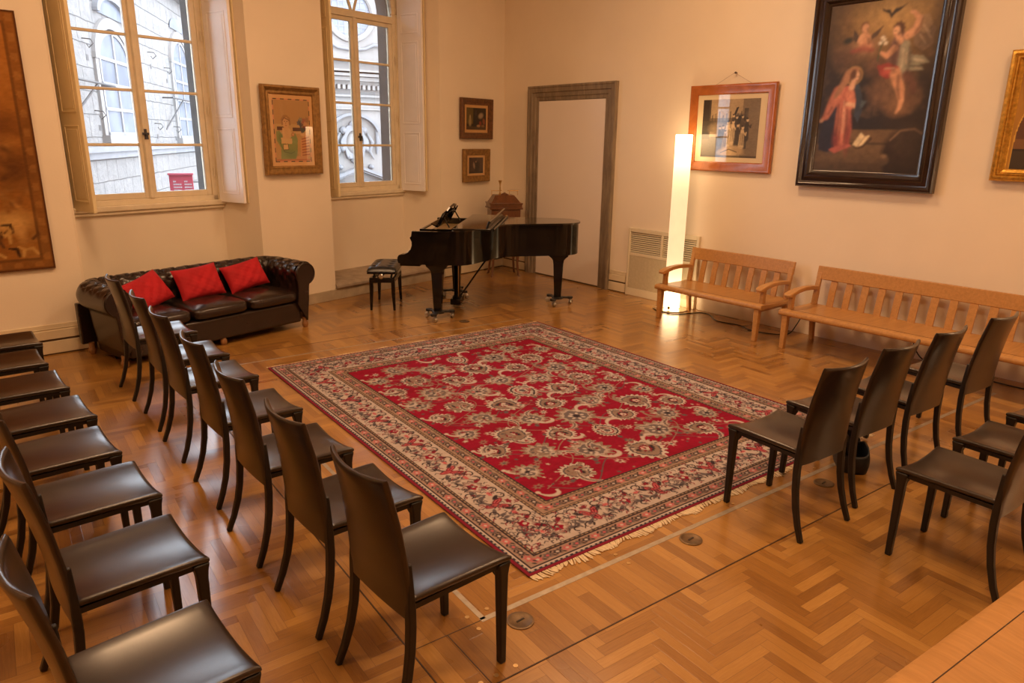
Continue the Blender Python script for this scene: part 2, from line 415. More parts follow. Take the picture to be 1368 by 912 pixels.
sc.cycles.max_bounces = 10; sc.cycles.diffuse_bounces = 6; sc.cycles.glossy_bounces = 5; sc.cycles.transparent_max_bounces = 12
sc.cycles.caustics_reflective = False; sc.cycles.caustics_refractive = False
sc.cycles.sample_clamp_indirect = 6

# ------------------------------------------------------------------ room shell
XW = 7.07; CEIL = 5.2; XL, YN = -4.2, -3.6
P0 = Vector((3.83, 8.06, 0)); WA = rad(12.5); WT = Vector((math.cos(WA), math.sin(WA), 0)); WN = Vector((-math.sin(WA), math.cos(WA), 0))
def SD(s, d, z=0): return P0+WT*s+WN*d+Vector((0, 0, z))
LA = .0492; LP = Vector((1.055, 7.475, 0)); LT = Vector((math.cos(LA), math.sin(LA), 0)); LN = Vector((-math.sin(LA), math.cos(LA), 0))
def LD(q, d, z=0): return LP+LT*q+LN*d+Vector((0, 0, z))
def p2(v): return (v.x, v.y)
struct(ob('floor', MB().prism([(XL-.3, YN-.3), (XW+.3, YN-.3), (XW+.3, 9.6), (XL-.3, 9.6)], -.12, 0), M['floor']))
struct(ob('ceiling', MB().prism([(XL-.3, YN-.3), (XW+.3, YN-.3), (XW+.3, 9.7), (XL-.3, 9.7)], CEIL, CEIL+.2), M['ceiling']))
struct(ob('wall_right', MB().box(XW, XW+.3, YN-.3, 9.6, 0, CEIL), M['wall']))
struct(ob('wall_near', MB().box(XL-.3, XW, YN-.3, YN, 0, CEIL), M['wall']))
struct(ob('wall_west', MB().box(XL-.3, XL, YN, 8.4, 0, CEIL), M['wall']))
# tapestry wall (left)
struct(ob('wall_left', MB().prism([p2(LD(0, 0)), p2(LD(-5.4, 0)), p2(LD(-5.4, .5)), p2(SD(-2.62, .62)), p2(SD(-2.82, .02))], 0, CEIL), M['wall']))
# window wall with two splayed niches, local frame (s, d, z)
wl = MB()
D = .55; CN = (-1.855, .95); HWN = (.745, .715)   # niche depth, window centres, half widths
wl.prism([(-.96, 0), (.01, 0), (CN[1]-HWN[1]-.04, D), (CN[0]+HWN[0]+.04, D)], 0, CEIL)
wl.prism([(1.92, 0), (3.44, 0), (3.44, D), (CN[1]+HWN[1]+.04, D)], 0, CEIL)
ZS = 1.19; ZSP = 3.52
for c, hw in zip(CN, HWN):
    wl.box(c-hw-.06, c+hw+.06, D, D+.10, 0, ZS)            # breast under the window
    arch = [(c+hw*math.cos(a), ZSP+hw*math.sin(a)) for a in np.linspace(0, PI, 25)]
    poly = [(c+hw+.06, ZSP-.02), (c+hw+.06, CEIL), (c-hw-.06, CEIL), (c-hw-.06, ZSP-.02)]+arch[::-1]
    wl.prism([(x, z) for x, z in poly], 0, .10, Matrix(((1,0,0,0),(0,0,-1,D+.10),(0,1,0,0),(0,0,0,1))))
WROT = WA
wall_back = struct(ob('wall_back', wl, M['wall'], loc=P0, rotz=WROT))
# outer masonry: grey stone jambs seen through the glass
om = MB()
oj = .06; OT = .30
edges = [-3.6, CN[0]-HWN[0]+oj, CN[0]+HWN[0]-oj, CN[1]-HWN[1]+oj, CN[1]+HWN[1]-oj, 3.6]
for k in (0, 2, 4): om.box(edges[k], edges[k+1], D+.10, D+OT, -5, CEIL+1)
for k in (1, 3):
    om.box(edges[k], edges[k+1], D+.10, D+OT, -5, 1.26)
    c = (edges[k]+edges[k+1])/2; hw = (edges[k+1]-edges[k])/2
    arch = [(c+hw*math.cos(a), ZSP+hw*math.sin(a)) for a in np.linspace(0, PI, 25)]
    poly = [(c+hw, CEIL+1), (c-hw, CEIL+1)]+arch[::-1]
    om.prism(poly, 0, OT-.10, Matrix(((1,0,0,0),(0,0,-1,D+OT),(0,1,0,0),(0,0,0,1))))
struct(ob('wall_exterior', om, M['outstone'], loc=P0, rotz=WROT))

# windows ------------------------------------------------------------
ZT = 3.40   # transom
def make_window(idx, c, hw):
    fr = MB()
    y0, y1 = D-.005, D+.075
    fw = .07
    z0 = 1.255
    fr.box(-hw, -hw+fw, y0, y1, z0, ZSP); fr.box(hw-fw, hw, y0, y1, z0, ZSP); fr.box(-hw, hw, y0, y1, z0, z0+.055)
    fr.box(-hw+fw, hw-fw, y0-.01, y1, ZT, ZT+.085)
    for k in range(24):
        a0, a1 = PI*k/24, PI*(k+1)/24
        pts = [((hw if r else hw-fw)*math.cos(a), ZSP+(hw if r else hw-fw)*math.sin(a)) for r, a in ((0, a0), (1, a0), (1, a1), (0, a1))]
        fr.prism(pts, y0, y1, Matrix(((1,0,0,0),(0,0,1,0),(0,1,0,0),(0,0,0,1))))
    # moulded bead around the frame
    for x in (-hw-.012, hw-.012): fr.box(x, x+.024, y0-.02, y0+.01, z0, ZSP)
    # fan light ribs
    for a in (rad(62), rad(118)):
        fr.bar([(.04*math.cos(a), D+.03, ZT+.08), (.30*math.cos(a), D+.03, ZT+.08+.34), (.62*math.cos(a)*1.1, D+.03, ZSP+hw*.86)], (.03, .035), side=(0,1,0))
    root = struct(ob('window_%d' % idx, fr, M['winwood'], bevel=.006, loc=SD(c, 0), rotz=WROT))
    iw = hw-fw
    def casement(xa, xb):
        m = MB(); st = .058
        m.box(xa, xa+st, D+.005, D+.055, z0+.055, ZT); m.box(xb-st, xb, D+.005, D+.055, z0+.055, ZT)
        m.box(xa, xb, D+.008, D+.052, z0+.055, z0+.115); m.box(xa, xb, D+.008, D+.052, ZT-.05, ZT)
        for zz in (1.845, 2.37, 2.885): m.box(xa+st, xb-st, D+.012, D+.048, zz-.014, zz+.014)
        return m
    ob('casement', casement(-iw, -.004), M['winwood'], root, bevel=.006); ob('casement', casement(.004, iw), M['winwood'], root, bevel=.006)
    ob('astragal', MB().prism([(-.03, D+.005), (-.018, D-.022), (.018, D-.022), (.03, D+.005)], z0+.055, ZT), M['winwood'], root, bevel=.005)
    ob('glass_pane', MB().box(-iw+.05, iw-.05, D+.028, D+.033, z0+.1, ZT-.03).prism([((hw-.05)*math.cos(a), ZSP-.0+(hw-.05)*math.sin(a)) for a in np.linspace(0, PI, 25)]+[(-hw+.05, ZT+.08), (hw-.05, ZT+.08)], D+.028, D+.033, Matrix(((1,0,0,0),(0,0,1,0),(0,1,0,0),(0,0,0,1)))), M['glass'], root)
    h = MB(); h.box(-.012, .012, D-.034, D-.02, 1.90, 2.0); h.tube([(0, D-.03, 1.955), (0, D-.06, 1.955), (0, D-.065, 1.90)], .008); h.box(-.03, .03, D-.04, D-.02, 1.94, 1.965)
    ob('espagnolette_handle', h, M['iron'], root, smooth=40)
    sl = MB(); sl.box(-hw-.06, hw+.06, D-.055, D+.08, 1.20, 1.258); sl.box(-hw-.045, hw+.045, D-.035, D, 1.165, 1.20)
    ob('sill', sl, M['winwood'], root, bevel=.012, seg=3)
    hg = MB()
    for x in (-hw+.035, hw-.035):
        for zz in (1.5, 2.15, 2.9): hg.tube([(x, D-.015, zz), (x, D-.015, zz+.10)], .009)
    ob('hinge', hg, M['winwood'], root, smooth=40)
    # folding interior shutters: leaf standing out into the niche, arched top
    def leaf(x, ang, L, mat, sgn):
        m = MB(); t = .032
        zb, zt = 1.235, ZSP-.02
        prof = [(0, zb), (L, zb), (L, zt+.38)]+[(L*(1-k/10), zt+.38+.30*math.sin(k/10*PI/2)) for k in range(1, 11)]
        m.prism(prof, -t/2, t/2, Matrix(((1,0,0,0),(0,0,1,0),(0,1,0,0),(0,0,0,1))))
        for a, b in ((zb+.09, 2.02), (2.13, 3.18), (3.28, 3.52)):
            for fy in (-t/2-.006, t/2-.002):
                # raised moulding round each panel and its flat field
                for (xa, xb, za, zb_) in ((.06, L-.06, a, a+.014), (.06, L-.06, b-.014, b), (.06, .074, a, b), (L-.074, L-.06, a, b)):
                    m.box(xa, xb, fy, fy+.008, za, zb_)
                m.box(.095, L-.095, fy+.002, fy+.008, a+.035, b-.035)
        o = ob('shutter', m, mat, root, bevel=.003)
        o.location = (x, D-.03, 0); o.rotation_euler = (0, 0, ang); return o
    leaf(hw+.01, rad(-90+6), .41, M['shutter'], 1)
    leaf2 = leaf(hw+.05, rad(-90+11), .385, M['shutterback'], 1)
    leaf(-hw-.01, rad(-90+2), .40, M['shutterback'], -1)
    return root
for k in (0, 1): make_window(k+1, CN[k], HWN[k])

# stone ledges in the niches and plinths -------------------------------
def ledge(n, pts_front, pts_back):
    a, b = pts_front; c, d = pts_back
    m = MB()
    nose = [(0.0, .128), (-.035, .132), (-.045, .15), (-.04, .175), (-.02, .19), (0, .193)]
    sec = lambda s, s2: [(s, y, z) for y, z in nose]+[(s2, D, .235), (s2, D, .128)]
    m.rings([sec(a, c), sec(b, d)])
    return struct(ob('trim_%d' % n, m, M['stone'], loc=P0, rotz=WROT, smooth=35))
ledge(1, (-2.80, -.965), (CN[0]-HWN[0]-.03, CN[0]+HWN[0]+.03)); ledge(2, (.0, 1.915), (CN[1]-HWN[1]-.03, CN[1]+HWN[1]+.03))
struct(ob('baseboard_back', MB().box(-2.80, 1.95, -.018, .004, 0, .13), M['stoneplinth'], bevel=.004, loc=P0, rotz=WROT))

# two-tier painted skirting with a dark groove
def skirting(name, pts):
    m = MB(); g = MB()
    for (a, b, n) in pts:
        a, b, n = Vector(a), Vector(b), Vector(n)
        def slab(mb, o0, o1, z0, z1): mb.prism([p2(a+n*o0), p2(b+n*o0), p2(b+n*o1), p2(a+n*o1)], z0, z1)
        slab(m, 0, .022, .012, .125); slab(m, 0, .022, .145, .225); slab(m, 0, .016, .235, .245); slab(m, 0, .012, 0, .28)
        slab(g, .001, .0125, .125, .145); slab(g, .001, .014, 0, .012)
    o = struct(ob(name, m, M['skirt'], bevel=.003)); ob('dark_groove', g, M['groove'], o); return o
skirting('baseboard_right', [((XW, 8.74, 0), (XW, 8.18, 0), (-1, 0, 0)), ((XW, 6.46, 0), (XW, 6.17, 0), (-1, 0, 0))])
struct(ob('baseboard_near', MB().box(XW-.014, XW+.002, YN, 5.02, 0, .22), M['wall'], bevel=.004))
skirting('baseboard_left', [(LD(-5.2, 0), LD(-.015, 0), -LN)])
skirting('baseboard_window_side', [(SD(1.97, 0), SD(3.30, 0), -WN)])

# blocked doorway with moulded sandstone surround -----------------------
def surround(n):
    m = MB(); prof = [(0, 0), (0, -.055), (.022, -.06), (.035, -.05), (.085, -.047), (.092, -.034), (.145, -.031), (.152, -.02), (.195, -.017), (.205, 0)]
    ya, yb, zt = 6.47, 8.17, 2.675
    # local x = -Y world, so profile runs left jamb, lintel, right jamb
    rings = []
    for (yy, sgn, z) in ((yb, -1, 0), (yb, -1, None), (ya, 1, None), (ya, 1, 0)):
        rings.append([(XW+d, yy+sgn*i, (0 if z == 0 else zt-i)) for i, d in prof])
    m.rings(rings); return struct(ob('door_%d' % n, m, M['pietra']))
dr = surround(1)
ob('blank_panel', MB().box(XW-.012, XW+.01, 6.675, 7.965, .02, 2.47), M['panel'], dr)
ob('threshold', MB().box(XW-.014, XW+.01, 6.675, 7.965, 0, .02), M['groove'], dr)

# floor inlays: plank border with metal strips, seams, outlets -----------
st = MB(); pk = MB(); sm = MB()
RB = Matrix.Translation((1.555, 2.035, 0)) @ Matrix.Rotation(rad(-3.9), 4, 'Z')
LX, LY = 3.62, 4.12   # frame of the metal strip
pk.prism([(-.345, -.335), (LX+1.5, -.335), (LX+1.5, -.0), (0, 0), (0, LY), (LX+.1, LY), (LX+.1, LY+.3), (-.345, LY+.3)], 0, .0012, RB)
struct(ob('trim_3', pk, M['plank']))
st.box(-.014, LX+1.4, -.014, .014, 0, .0024, RB); st.box(-.012, .012, 0, LY, 0, .0024, RB); st.box(0, LX-.4, LY-.008, LY+.008, 0, .0022, RB)
struct(ob('trim_4', st, M['strip']))
for (x0, x1, y0, y1) in ((-.345, LX+1.5, -.338, -.332), (-.348, -.342, -.335, LY+.3), (-.345, LX+.1, LY+.297, LY+.303), (-.178, -.174, -.335, 0), (-.345, 0, -.002, .002)):
    sm.box(x0, x1, y0, y1, 0, .002, RB)
struct(ob('trim_5', sm, M['seam']))
sw = MB()
for (x, y) in ((-.05, -.04), (.05, .05), (-.05, .05), (.06, -.05), (-.21, -.30), (-.14, -.30), (-.05, -.3), (-.3, -.3), (.8, .04), (.8, -.05), (1.7, .04), (1.7, -.05), (-.05, 1.0), (-.05, 2.0), (2.5, .04)):
    sw.lathe([(0, .003), (.010, .003), (.010, 0)], 10, (x, y, 0), RB)
struct(ob('trim_6', sw, M['screw']))
def floor_outlet(x, y, label):
    m = MB().lathe([(.058, 0), (.058, .004), (.050, .0055), (.048, .004), (.0, .004)], 28)
    o = ob('floor_outlet', m, M['floorbox'], loc=(x, y, .001), smooth=40); tag(o, label, 'floor outlet', 'round floor outlets along the metal strip')
    ob('lid_slot', MB().box(-.02, .02, -.004, .004, .004, .006), M['dark'], o); return o
floor_outlet(2.76, 1.875, 'round floor outlet in the open floor beside the metal strip')
floor_outlet(1.67, 1.93, 'round floor outlet beside the front leg of the nearest left front-row chair')
floor_outlet(3.90, 1.765, 'round floor outlet next to the black bag')
floor_outlet(4.46, 6.2, 'round floor outlet in front of the piano near the far edge of the rug')

# ------------------------------------------------------------------ rug
def build_rug():
    W, L = 2.98, 3.74
    cv = Canvas(W, L, .0048, (170, 20, 38))
    IV = (178, 166, 160); TAN = (132, 112, 102); GR = (88, 80, 84); DK = (50, 40, 46); MAR = (118, 28, 46); PK = (176, 92, 98); RED = (134, 13, 44); NAVY = (50, 48, 62); GB = (140, 118, 98)
    cv.a[:] = S(*RED)
    n = cv.fnoise(.5, .06, 4, 3); cv.blend((n > .55)*.35, (118, 8, 30))
    rg = random.Random(5)
    def rot(p, a, c): return (c[0]+p[0]*math.cos(a)-p[1]*math.sin(a), c[1]+p[0]*math.sin(a)+p[1]*math.cos(a))
    def palmette(x, y, s, a, kind):
        pts = []
        N = 90
        def shape(r, ser, nn, k=1.0):
            q = []
            for i in range(N):
                t = 2*PI*i/N; rr = r*(1+ser*math.cos(nn*t)); X = rr*math.cos(t)*k; Y = rr*math.sin(t)*(.92 if math.sin(t) < 0 else 1.05+.28*math.sin(t)**6)
                q.append(rot((X, Y), a, (x, y)))
            return q
        if kind == 0:
            cv.poly(shape(s*1.04, .13, 18, 1.15), DK, .5); cv.poly(shape(s, .12, 18, 1.12), IV); cv.poly(shape(s*.80, .04, 18, 1.1), GR); cv.poly(shape(s*.70, 0, 1, 1.08), TAN)
            for k in range(9):
                t = PI*(.05+.9*k/8); p = rot((s*.48*math.cos(t), s*.48*math.sin(t)-.1*s), a, (x, y)); cv.ell(*p, s*.10, s*.15, DK, a+t-PI/2, .3)
            cv.poly(shape(s*.36, .08, 8), MAR); cv.poly(shape(s*.24, .1, 6), IV); cv.ell(x, y, s*.09, s*.09, MAR)
        elif kind == 1:
            cv.poly(shape(s, .16, 13, 1.25), TAN); cv.poly(shape(s*.82, .10, 13, 1.2), IV, .55); cv.poly(shape(s*.66, .05, 9, 1.15), GR, .85)
            for k in range(7):
                t = 2*PI*k/7; p = rot((s*.4*math.cos(t), s*.4*math.sin(t)), a, (x, y)); cv.ell(*p, s*.13, s*.09, IV, a+t, .3)
            cv.poly(shape(s*.2, .1, 6), DK)
        else:
            cv.poly(shape(s, .10, 22, .92), IV); cv.poly(shape(s*.86, .03, 22, .9), DK); cv.poly(shape(s*.74, .06, 14, .88), IV, .85); cv.poly(shape(s*.55, 0, 1, .85), RED, .9); cv.poly(shape(s*.42, .1, 9, .85), IV); cv.poly(shape(s*.22, .1, 5), GR)
        # little stem flower above and below
        for sg in (1, -1):
            p = rot((0, sg*s*1.25), a, (x, y)); cv.ell(*p, s*.16, s*.22, TAN if sg > 0 else GR, a, .3, ser=.2, nser=6)
    def curl(x, y, s, a, flip=1, c=IV, w=.011):
        pts = [rot((flip*s*(t*1.0)*math.cos(2.6*t), s*t*math.sin(2.6*t)*1.0+0), a, (x, y)) for t in np.linspace(.15, 1.25, 12)]
        cv.stroke(pts, [w*(.5+1.1*math.sin(PI*k/11)) for k in range(12)], c)
        e = pts[-1]; cv.ell(*e, w*1.7, w*1.7, c, 0, .3)
    def sickle(x, y, s, a, flip=1):
        pts = [rot((flip*s*math.sin(t), s*(1-math.cos(t))-s*.5), a, (x, y)) for t in np.linspace(0, 2.1, 12)]
        cv.stroke(pts, [s*(.05+.15*math.sin(PI*k/11)) for k in range(12)], IV, .95); cv.stroke(pts, [s*(.02+.07*math.sin(PI*k/11)) for k in range(12)], GR, .9)
        for k in range(2, 11, 2): cv.ell(*pts[k], s*.08, s*.14, TAN, a+k*.2*flip, .3)
    B = .52
    fx0, fx1, fy0, fy1 = B, W-B, B, L-B; cx = W/2; cyy = L/2
    # vines
    for sx in (1, -1):
        for k in range(5):
            yb = fy0+.1+k*.56
            pts = [(cx+sx*(.12+.40*math.sin(PI*t)), yb+.6*t) for t in np.linspace(0, 1, 20)]; cv.stroke(pts, .0045, TAN, .6)
            pts = [(cx+sx*(.88-.42*math.sin(PI*t)), yb+.6*t) for t in np.linspace(0, 1, 20)]; cv.stroke(pts, .0045, TAN, .55)
            pts = [(cx+sx*(.05+.8*t), yb+.12*math.sin(PI*2*t)) for t in np.linspace(0, 1, 24)]; cv.stroke(pts, .0045, GR, .6)
    rows = 8; dy = (fy1-fy0)/rows
    for r in range(rows):
        y = fy0+dy*(r+.5); up = 0 if r < rows/2 else PI
        palmette(cx, y+rg.uniform(-.03, .03), .125 if r % 2 == 0 else .10, PI if (r in (0, 7)) else up, (0, 2, 1)[r % 3] if r else 0)
        for sx in (1, -1):
            for col, (xx, sz) in enumerate(((.31, .105), (.60, .105), (.85, .085))):
                yy = y+(dy*.5 if col != 1 else 0)+rg.uniform(-.02, .02)
                if yy > fy1-.1: continue
                palmette(cx+sx*xx, yy, sz*(1.1 if (r+col) % 3 == 0 else .92), up+sx*(.4, .8, 1.3)[col]+rg.uniform(-.2, .2), (r+col+1) % 2)
            curl(cx+sx*.20, y+.1, .10, rg.uniform(0, .6) if sx > 0 else PI-rg.uniform(0, .6), sx)
            curl(cx+sx*.55, y+.05, .10, 2.0+rg.uniform(-.6, .6), -sx, TAN)
            sickle(cx+sx*.53, y-.12, .10, rg.uniform(-.5, .5)+(PI if r % 2 else 0), sx)
            sickle(cx+sx*.20, y+.24, .085, .3*sx+(0 if r % 2 else PI), -sx)
            if r % 2: sickle(cx+sx*.86, y+.18, .08, 1.2*sx, sx)
            curl(cx+sx*.86, y-.1, .08, 4+sx, sx, IV, .009)
    for k in range(520):
        x, y = rg.uniform(fx0+.02, fx1-.02), rg.uniform(fy0+.02, fy1-.02); q = rg.choice((.008, .010, .014))
        cv.ell(x, y, q*1.3, q, rg.choice((IV, TAN, PK, MAR, GR)), rg.uniform(0, 3), .4, .9, .2, 5)
    for k in range(190):
        x, y = rg.uniform(fx0+.06, fx1-.06), rg.uniform(fy0+.06, fy1-.06); cv.ell(x, y, .032, .022, rg.choice((IV, TAN)), rg.uniform(0, 3), .3, .8, .25, 7); cv.ell(x, y, .013, .010, rg.choice((GR, MAR)), 0, .3)
    # borders: bands measured inwards from the edge
    X, Y = cv.X, cv.Y; ins = np.minimum(np.minimum(X, W-X), np.minimum(Y, L-Y))
    hor = (np.minimum(Y, L-Y) < np.minimum(X, W-X)); along = np.where(hor, X, Y)
    def band(a, b, c, al=1): cv.blend(((ins >= a)&(ins < b))*al, c)
    band(0, .018, MAR); band(.018, .032, NAVY); band(.032, .042, IV); band(.042, .052, DK)
    band(.052, .118, (150, 126, 114)); band(.118, .126, DK); band(.126, .136, GB); band(.136, .142, DK)
    band(.142, .385, (174, 161, 155)); band(.385, .391, DK); band(.391, .405, GB); band(.405, .41, DK); band(.41, .488, (146, 122, 108)); band(.488, .494, DK); band(.494, .508, GB); band(.508, .516, DK)
    bead = (np.floor(along/.016).astype(int) % 2 == 0)
    for (a, b, c) in ((.020, .030, IV), (.127, .135, DK), (.393, .403, DK), (.496, .506, DK)): cv.blend(((ins >= a)&(ins < b)&bead)*.75, c)
    def edge_pts(off, step, ph=0):
        out = []
        for side in range(4):
            Lx = (W if side % 2 == 0 else L); m = max(1, int(round((Lx-2*off)/step)))
            for k in range(m):
                t = off+(Lx-2*off)*(k+.5)/m
                out.append(((t, off, 0), (W-off, t, PI/2), (W-t, L-off, PI), (off, L-t, -PI/2))[side]+(k,))
        return out
    # guard bands: small flowers and leaves
    for off in (.085, .449):
        for (x, y, a, k) in edge_pts(off, .062):
            c = (PK, GR, DK)[k % 3]
            cv.ell(x, y, .026, .019, c, a, .3, .95, .22, 6); cv.ell(x, y, .010, .008, IV if k % 3 != 1 else PK, a, .3)
            for sg in (1, -1): cv.ell(x+math.cos(a)*.031*sg-math.sin(a)*.016*sg, y+math.sin(a)*.031*sg+math.cos(a)*.016*sg, .013, .006, DK, a+.7*sg, .3, .9)
    # main ivory border: undulating vine, palmettes and leaves
    off = .2635
    for (x, y, a, k) in edge_pts(off, .245):
        u, v = (math.cos(a), math.sin(a)), (-math.sin(a), math.cos(a))
        P = lambda p, q: (x+u[0]*p+v[0]*q, y+u[1]*p+v[1]*q)
        vine = [P(t, .055*math.sin(t/.245*2*PI)*(1 if k % 2 else -1)) for t in np.linspace(-.1225, .1225, 16)]; cv.stroke(vine, .0055, GR, .9)
        if k % 2 == 0:
            cv.ell(x, y, .075, .062, DK, a, .06, .9, .14, 11); cv.ell(x, y, .068, .056, (150, 128, 124), a, .06, 1, .12, 11); cv.ell(x, y, .046, .04, IV, a, .1, 1, .1, 9); cv.ell(*P(0, -.005), .034, .030, RED, a, .1, 1, .15, 5); cv.ell(*P(0, .004), .012, .012, IV, a)
            for sg in (1, -1): cv.ell(*P(.052*sg, .058), .026, .014, MAR, a+.8*sg, .2); cv.ell(*P(.07*sg, -.05), .03, .012, GR, a-.6*sg, .2)
        else:
            for dp, da in ((-.03, .5), (.03, -.5), (0, 0)):
                q = P(dp, .02 if dp else -.03); cv.ell(*q, .022, .046, MAR, a+da, .12, .95); cv.ell(*q, .013, .034, PK, a+da, .2, .9); cv.ell(*q, .005, .024, MAR, a+da, .2)
            cv.ell(*P(0, .075), .024, .016, MAR, a, .2, 1, .2, 5)
            for sg in (1, -1): cv.ell(*P(.072*sg, .035), .032, .013, DK, a+.9*sg, .2, .9); cv.ell(*P(.062*sg, -.06), .034, .012, GR, a-.5*sg, .2)
        for sg in (1, -1):
            for q in (.085, -.085):
                pts = [P(sg*(.085+.028*math.cos(t)), q*.9+.022*math.sin(t)) for t in np.linspace(0, 4.2, 9)]; cv.stroke(pts, .0048, DK, .9)
            cv.ell(*P(.115*sg, .03), .017, .012, PK, a, .3, .9, .2, 5); cv.ell(*P(.108*sg, -.035), .013, .022, GR, a+.3, .3, .9)
    for k in range(2700):
        side = rg.randrange(4); t = rg.random(); o = rg.uniform(.15, .378); x, y = ((W*t, o), (W-o, L*t), (W*t, L-o), (o, L*t))[side]
        if min(x, W-x, y, L-y) < .147: continue
        aa = rg.uniform(0, PI); cv.stroke([(x, y), (x+.016*math.cos(aa), y+.016*math.sin(aa)), (x+.026*math.cos(aa+.9), y+.026*math.sin(aa+.9))], .0036, rg.choice((GR, DK, MAR, GR)), .75)
    # worn, abrashed wool
    cv.modulate(cv.fnoise(.02, .02, 2, 9), .86, 1.10); cv.modulate(cv.fnoise(1.6, .12, 3, 4), .90, 1.08)
    R4 = Matrix.Translation((-W/2, -L/2, 0))
    o = canvas_obj('persian_rug', cv, M['rug'], R4, depth=.009)
    o.location = (3.495, 3.915, .0105); o.rotation_euler = (0, 0, rad(-3.4))
    tag(o, 'large red and ivory floral rug on the parquet floor', 'rug')
    fr = MB()
    for sy in (-1, 1):
        for k in range(340):
            x = -W/2+W*(k+.5)/340+rg.uniform(-.004, .004); ln = rg.uniform(.016, .03)+.016*(1+math.sin(k*.21)*math.sin(k*.063)); dx = rg.uniform(-.010, .010)+.018*math.sin(k*.17)
            fr.bar([(x, sy*(L/2-.004), -.004), (x+dx*.4, sy*(L/2+ln*.5), -.0065), (x+dx, sy*(L/2+ln), -.0075)], [(.008, .003), (.009, .003), (.006, .002)], side=(1,0,0))
    f = ob('fringe', fr, M['fringe'], o); f['kind'] = 'stuff'; f['label'] = 'cream yarn fringe at both ends'
    return o
build_rug()

# ------------------------------------------------------------------ leather chairs
def rrect(hw, ht, r, n=4):
    out = []
    for cx, cy, a0 in ((hw-r, ht-r, 0), (-hw+r, ht-r, PI/2), (-hw+r, -ht+r, PI), (hw-r, -ht+r, 1.5*PI)):
        for k in range(n+1):
            a = a0+PI/2*k/n; out.append((cx+r*math.cos(a), cy+r*math.sin(a)))
    return out
def lerp_table(z, tab):
    for (a, va), (b, vb) in zip(tab, tab[1:]):
        if z <= b: t = (z-a)/(b-a); return va+(vb-va)*t
    return tab[-1][1]
def build_chair(root):
    # seat: saddle curved slab
    rings = []
    for x, k in ((-.205, .55), (-.20, .9), (-.19, 1), (-.1, 1), (0, 1), (.1, 1), (.17, 1), (.195, 1), (.208, .9), (.214, .5)):
        hw = .198+(x+.2)*.035; ht = .0135*k; r = .0115*k
        prof = rrect(hw, ht, r, 3)
        # subdivide long edges for the saddle curvature
        pts = []
        for i in range(len(prof)):
            a, b = prof[i], prof[(i+1) % len(prof)]
            pts.append(a)
            if abs(b[0]-a[0]) > .1:
                for q in range(1, 12): pts.append((a[0]+(b[0]-a[0])*q/12, a[1]+(b[1]-a[1])*q/12))
        dz = -.004*max(0, (x-.13)/.08)**2
        rings.append([(x, y, .446+.027*(abs(y)/hw)**2.0-.008+z+dz) for y, z in pts])
    ob('seat', MB().rings(rings), M['leather'], root, smooth=50)
    # backrest: thin tapering panel, gently hollowed
    tab = [(.385, -.222), (.47, -.222), (.60, -.232), (.75, -.252), (.93, -.290)]
    rings = []
    zs = list(np.linspace(.392, .905, 15))+[.916, .922]
    for z in zs:
        hw = .2055-(z-.39)*.047; ht = .0115 if z < .91 else (.0095 if z < .92 else .004); c = .008+.03*(z-.39)/.52
        xc = lerp_table(z, tab); prof = rrect(hw, ht, ht*.95, 3); pts = []
        for i in range(len(prof)):
            a, b = prof[i], prof[(i+1) % len(prof)]; pts.append(a)
            if abs(b[0]-a[0]) > .1:
                for q in range(1, 12): pts.append((a[0]+(b[0]-a[0])*q/12, a[1]+(b[1]-a[1])*q/12))
        dip = .006
        rings.append([(xc-c*(1-(y/hw)**2)+t+.006, y, z-(dip*(1-(y/hw)**2) if z > .9 else 0)) for y, t in pts])
    ob('backrest', MB().rings(rings), M['leather'], root, smooth=50)
    for sy in (1, -1):
        ob('leg', MB().bar([(.186, sy*.188, .448), (.186, sy*.188, .42), (.187, sy*.187, .39), (.188, sy*.187, .2), (.190, sy*.187, 0)], [(.046, .06), (.042, .048), (.037, .041), (.033, .034), (.030, .028)], side=(0,1,0)), m_leg(), root, bevel=.006)
        ob('leg', MB().bar([(-.214, sy*.186, .60), (-.215, sy*.188, .44), (-.216, sy*.190, .36), (-.224, sy*.193, .26), (-.240, sy*.197, .17), (-.266, sy*.202, .08), (-.298, sy*.206, 0)], [(.018, .016), (.034, .030), (.034, .030), (.032, .029), (.030, .028), (.028, .026), (.026, .024)], side=(0,1,0)), m_leg(), root, bevel=.005)
    fr = MB()
    for sy in (1, -1): fr.box(-.205, .185, sy*.183-.011, sy*.183+.011, .425, .446)
    sag = lambda y: .414+.031*(abs(y)/.2)**2
    fr.bar([(.188, y, sag(y)) for y in np.linspace(-.178, .178, 13)], (.022, .024), side=(1,0,0)); fr.bar([(-.198, y, sag(y)) for y in np.linspace(-.178, .178, 13)], (.02, .024), side=(1,0,0))
    # little curved brackets in the corners of the front frame
    for sy in (1, -1):
        q = [(sy*.172, .43), (sy*.172, .372)]+[(sy*(.172-.055*math.sin(a)), .372+.056*(1-math.cos(a))) for a in np.linspace(0.2, PI/2, 6)]
        fr.prism(q, .178, .196, Matrix(((0,0,1,0),(1,0,0,0),(0,1,0,0),(0,0,0,1))))
    ob('seat_frame', fr, m_leg(), root)
left_front = [  # (x, y, turn, label): far to near
 (1.315, 5.92, 1.0, 'dark leather chair at the far end of the inner left row, beside the sofa'),
 (1.32, 5.18, -1.0, 'second dark leather chair from the sofa in the inner left row'),
 (1.30, 4.58, .5, 'third dark leather chair from the sofa in the inner left row'),
 (1.285, 3.865, 0, 'middle one of the seven dark leather chairs in the inner left row'),
 (1.255, 3.195, 0, 'third dark leather chair from the near end of the inner left row'),
 (1.255, 2.565, 1.0, 'second dark leather chair from the near end of the inner left row'),
 (1.262, 1.975, 1.5, 'nearest dark leather chair of the inner left row, seat over the near rug corner')]
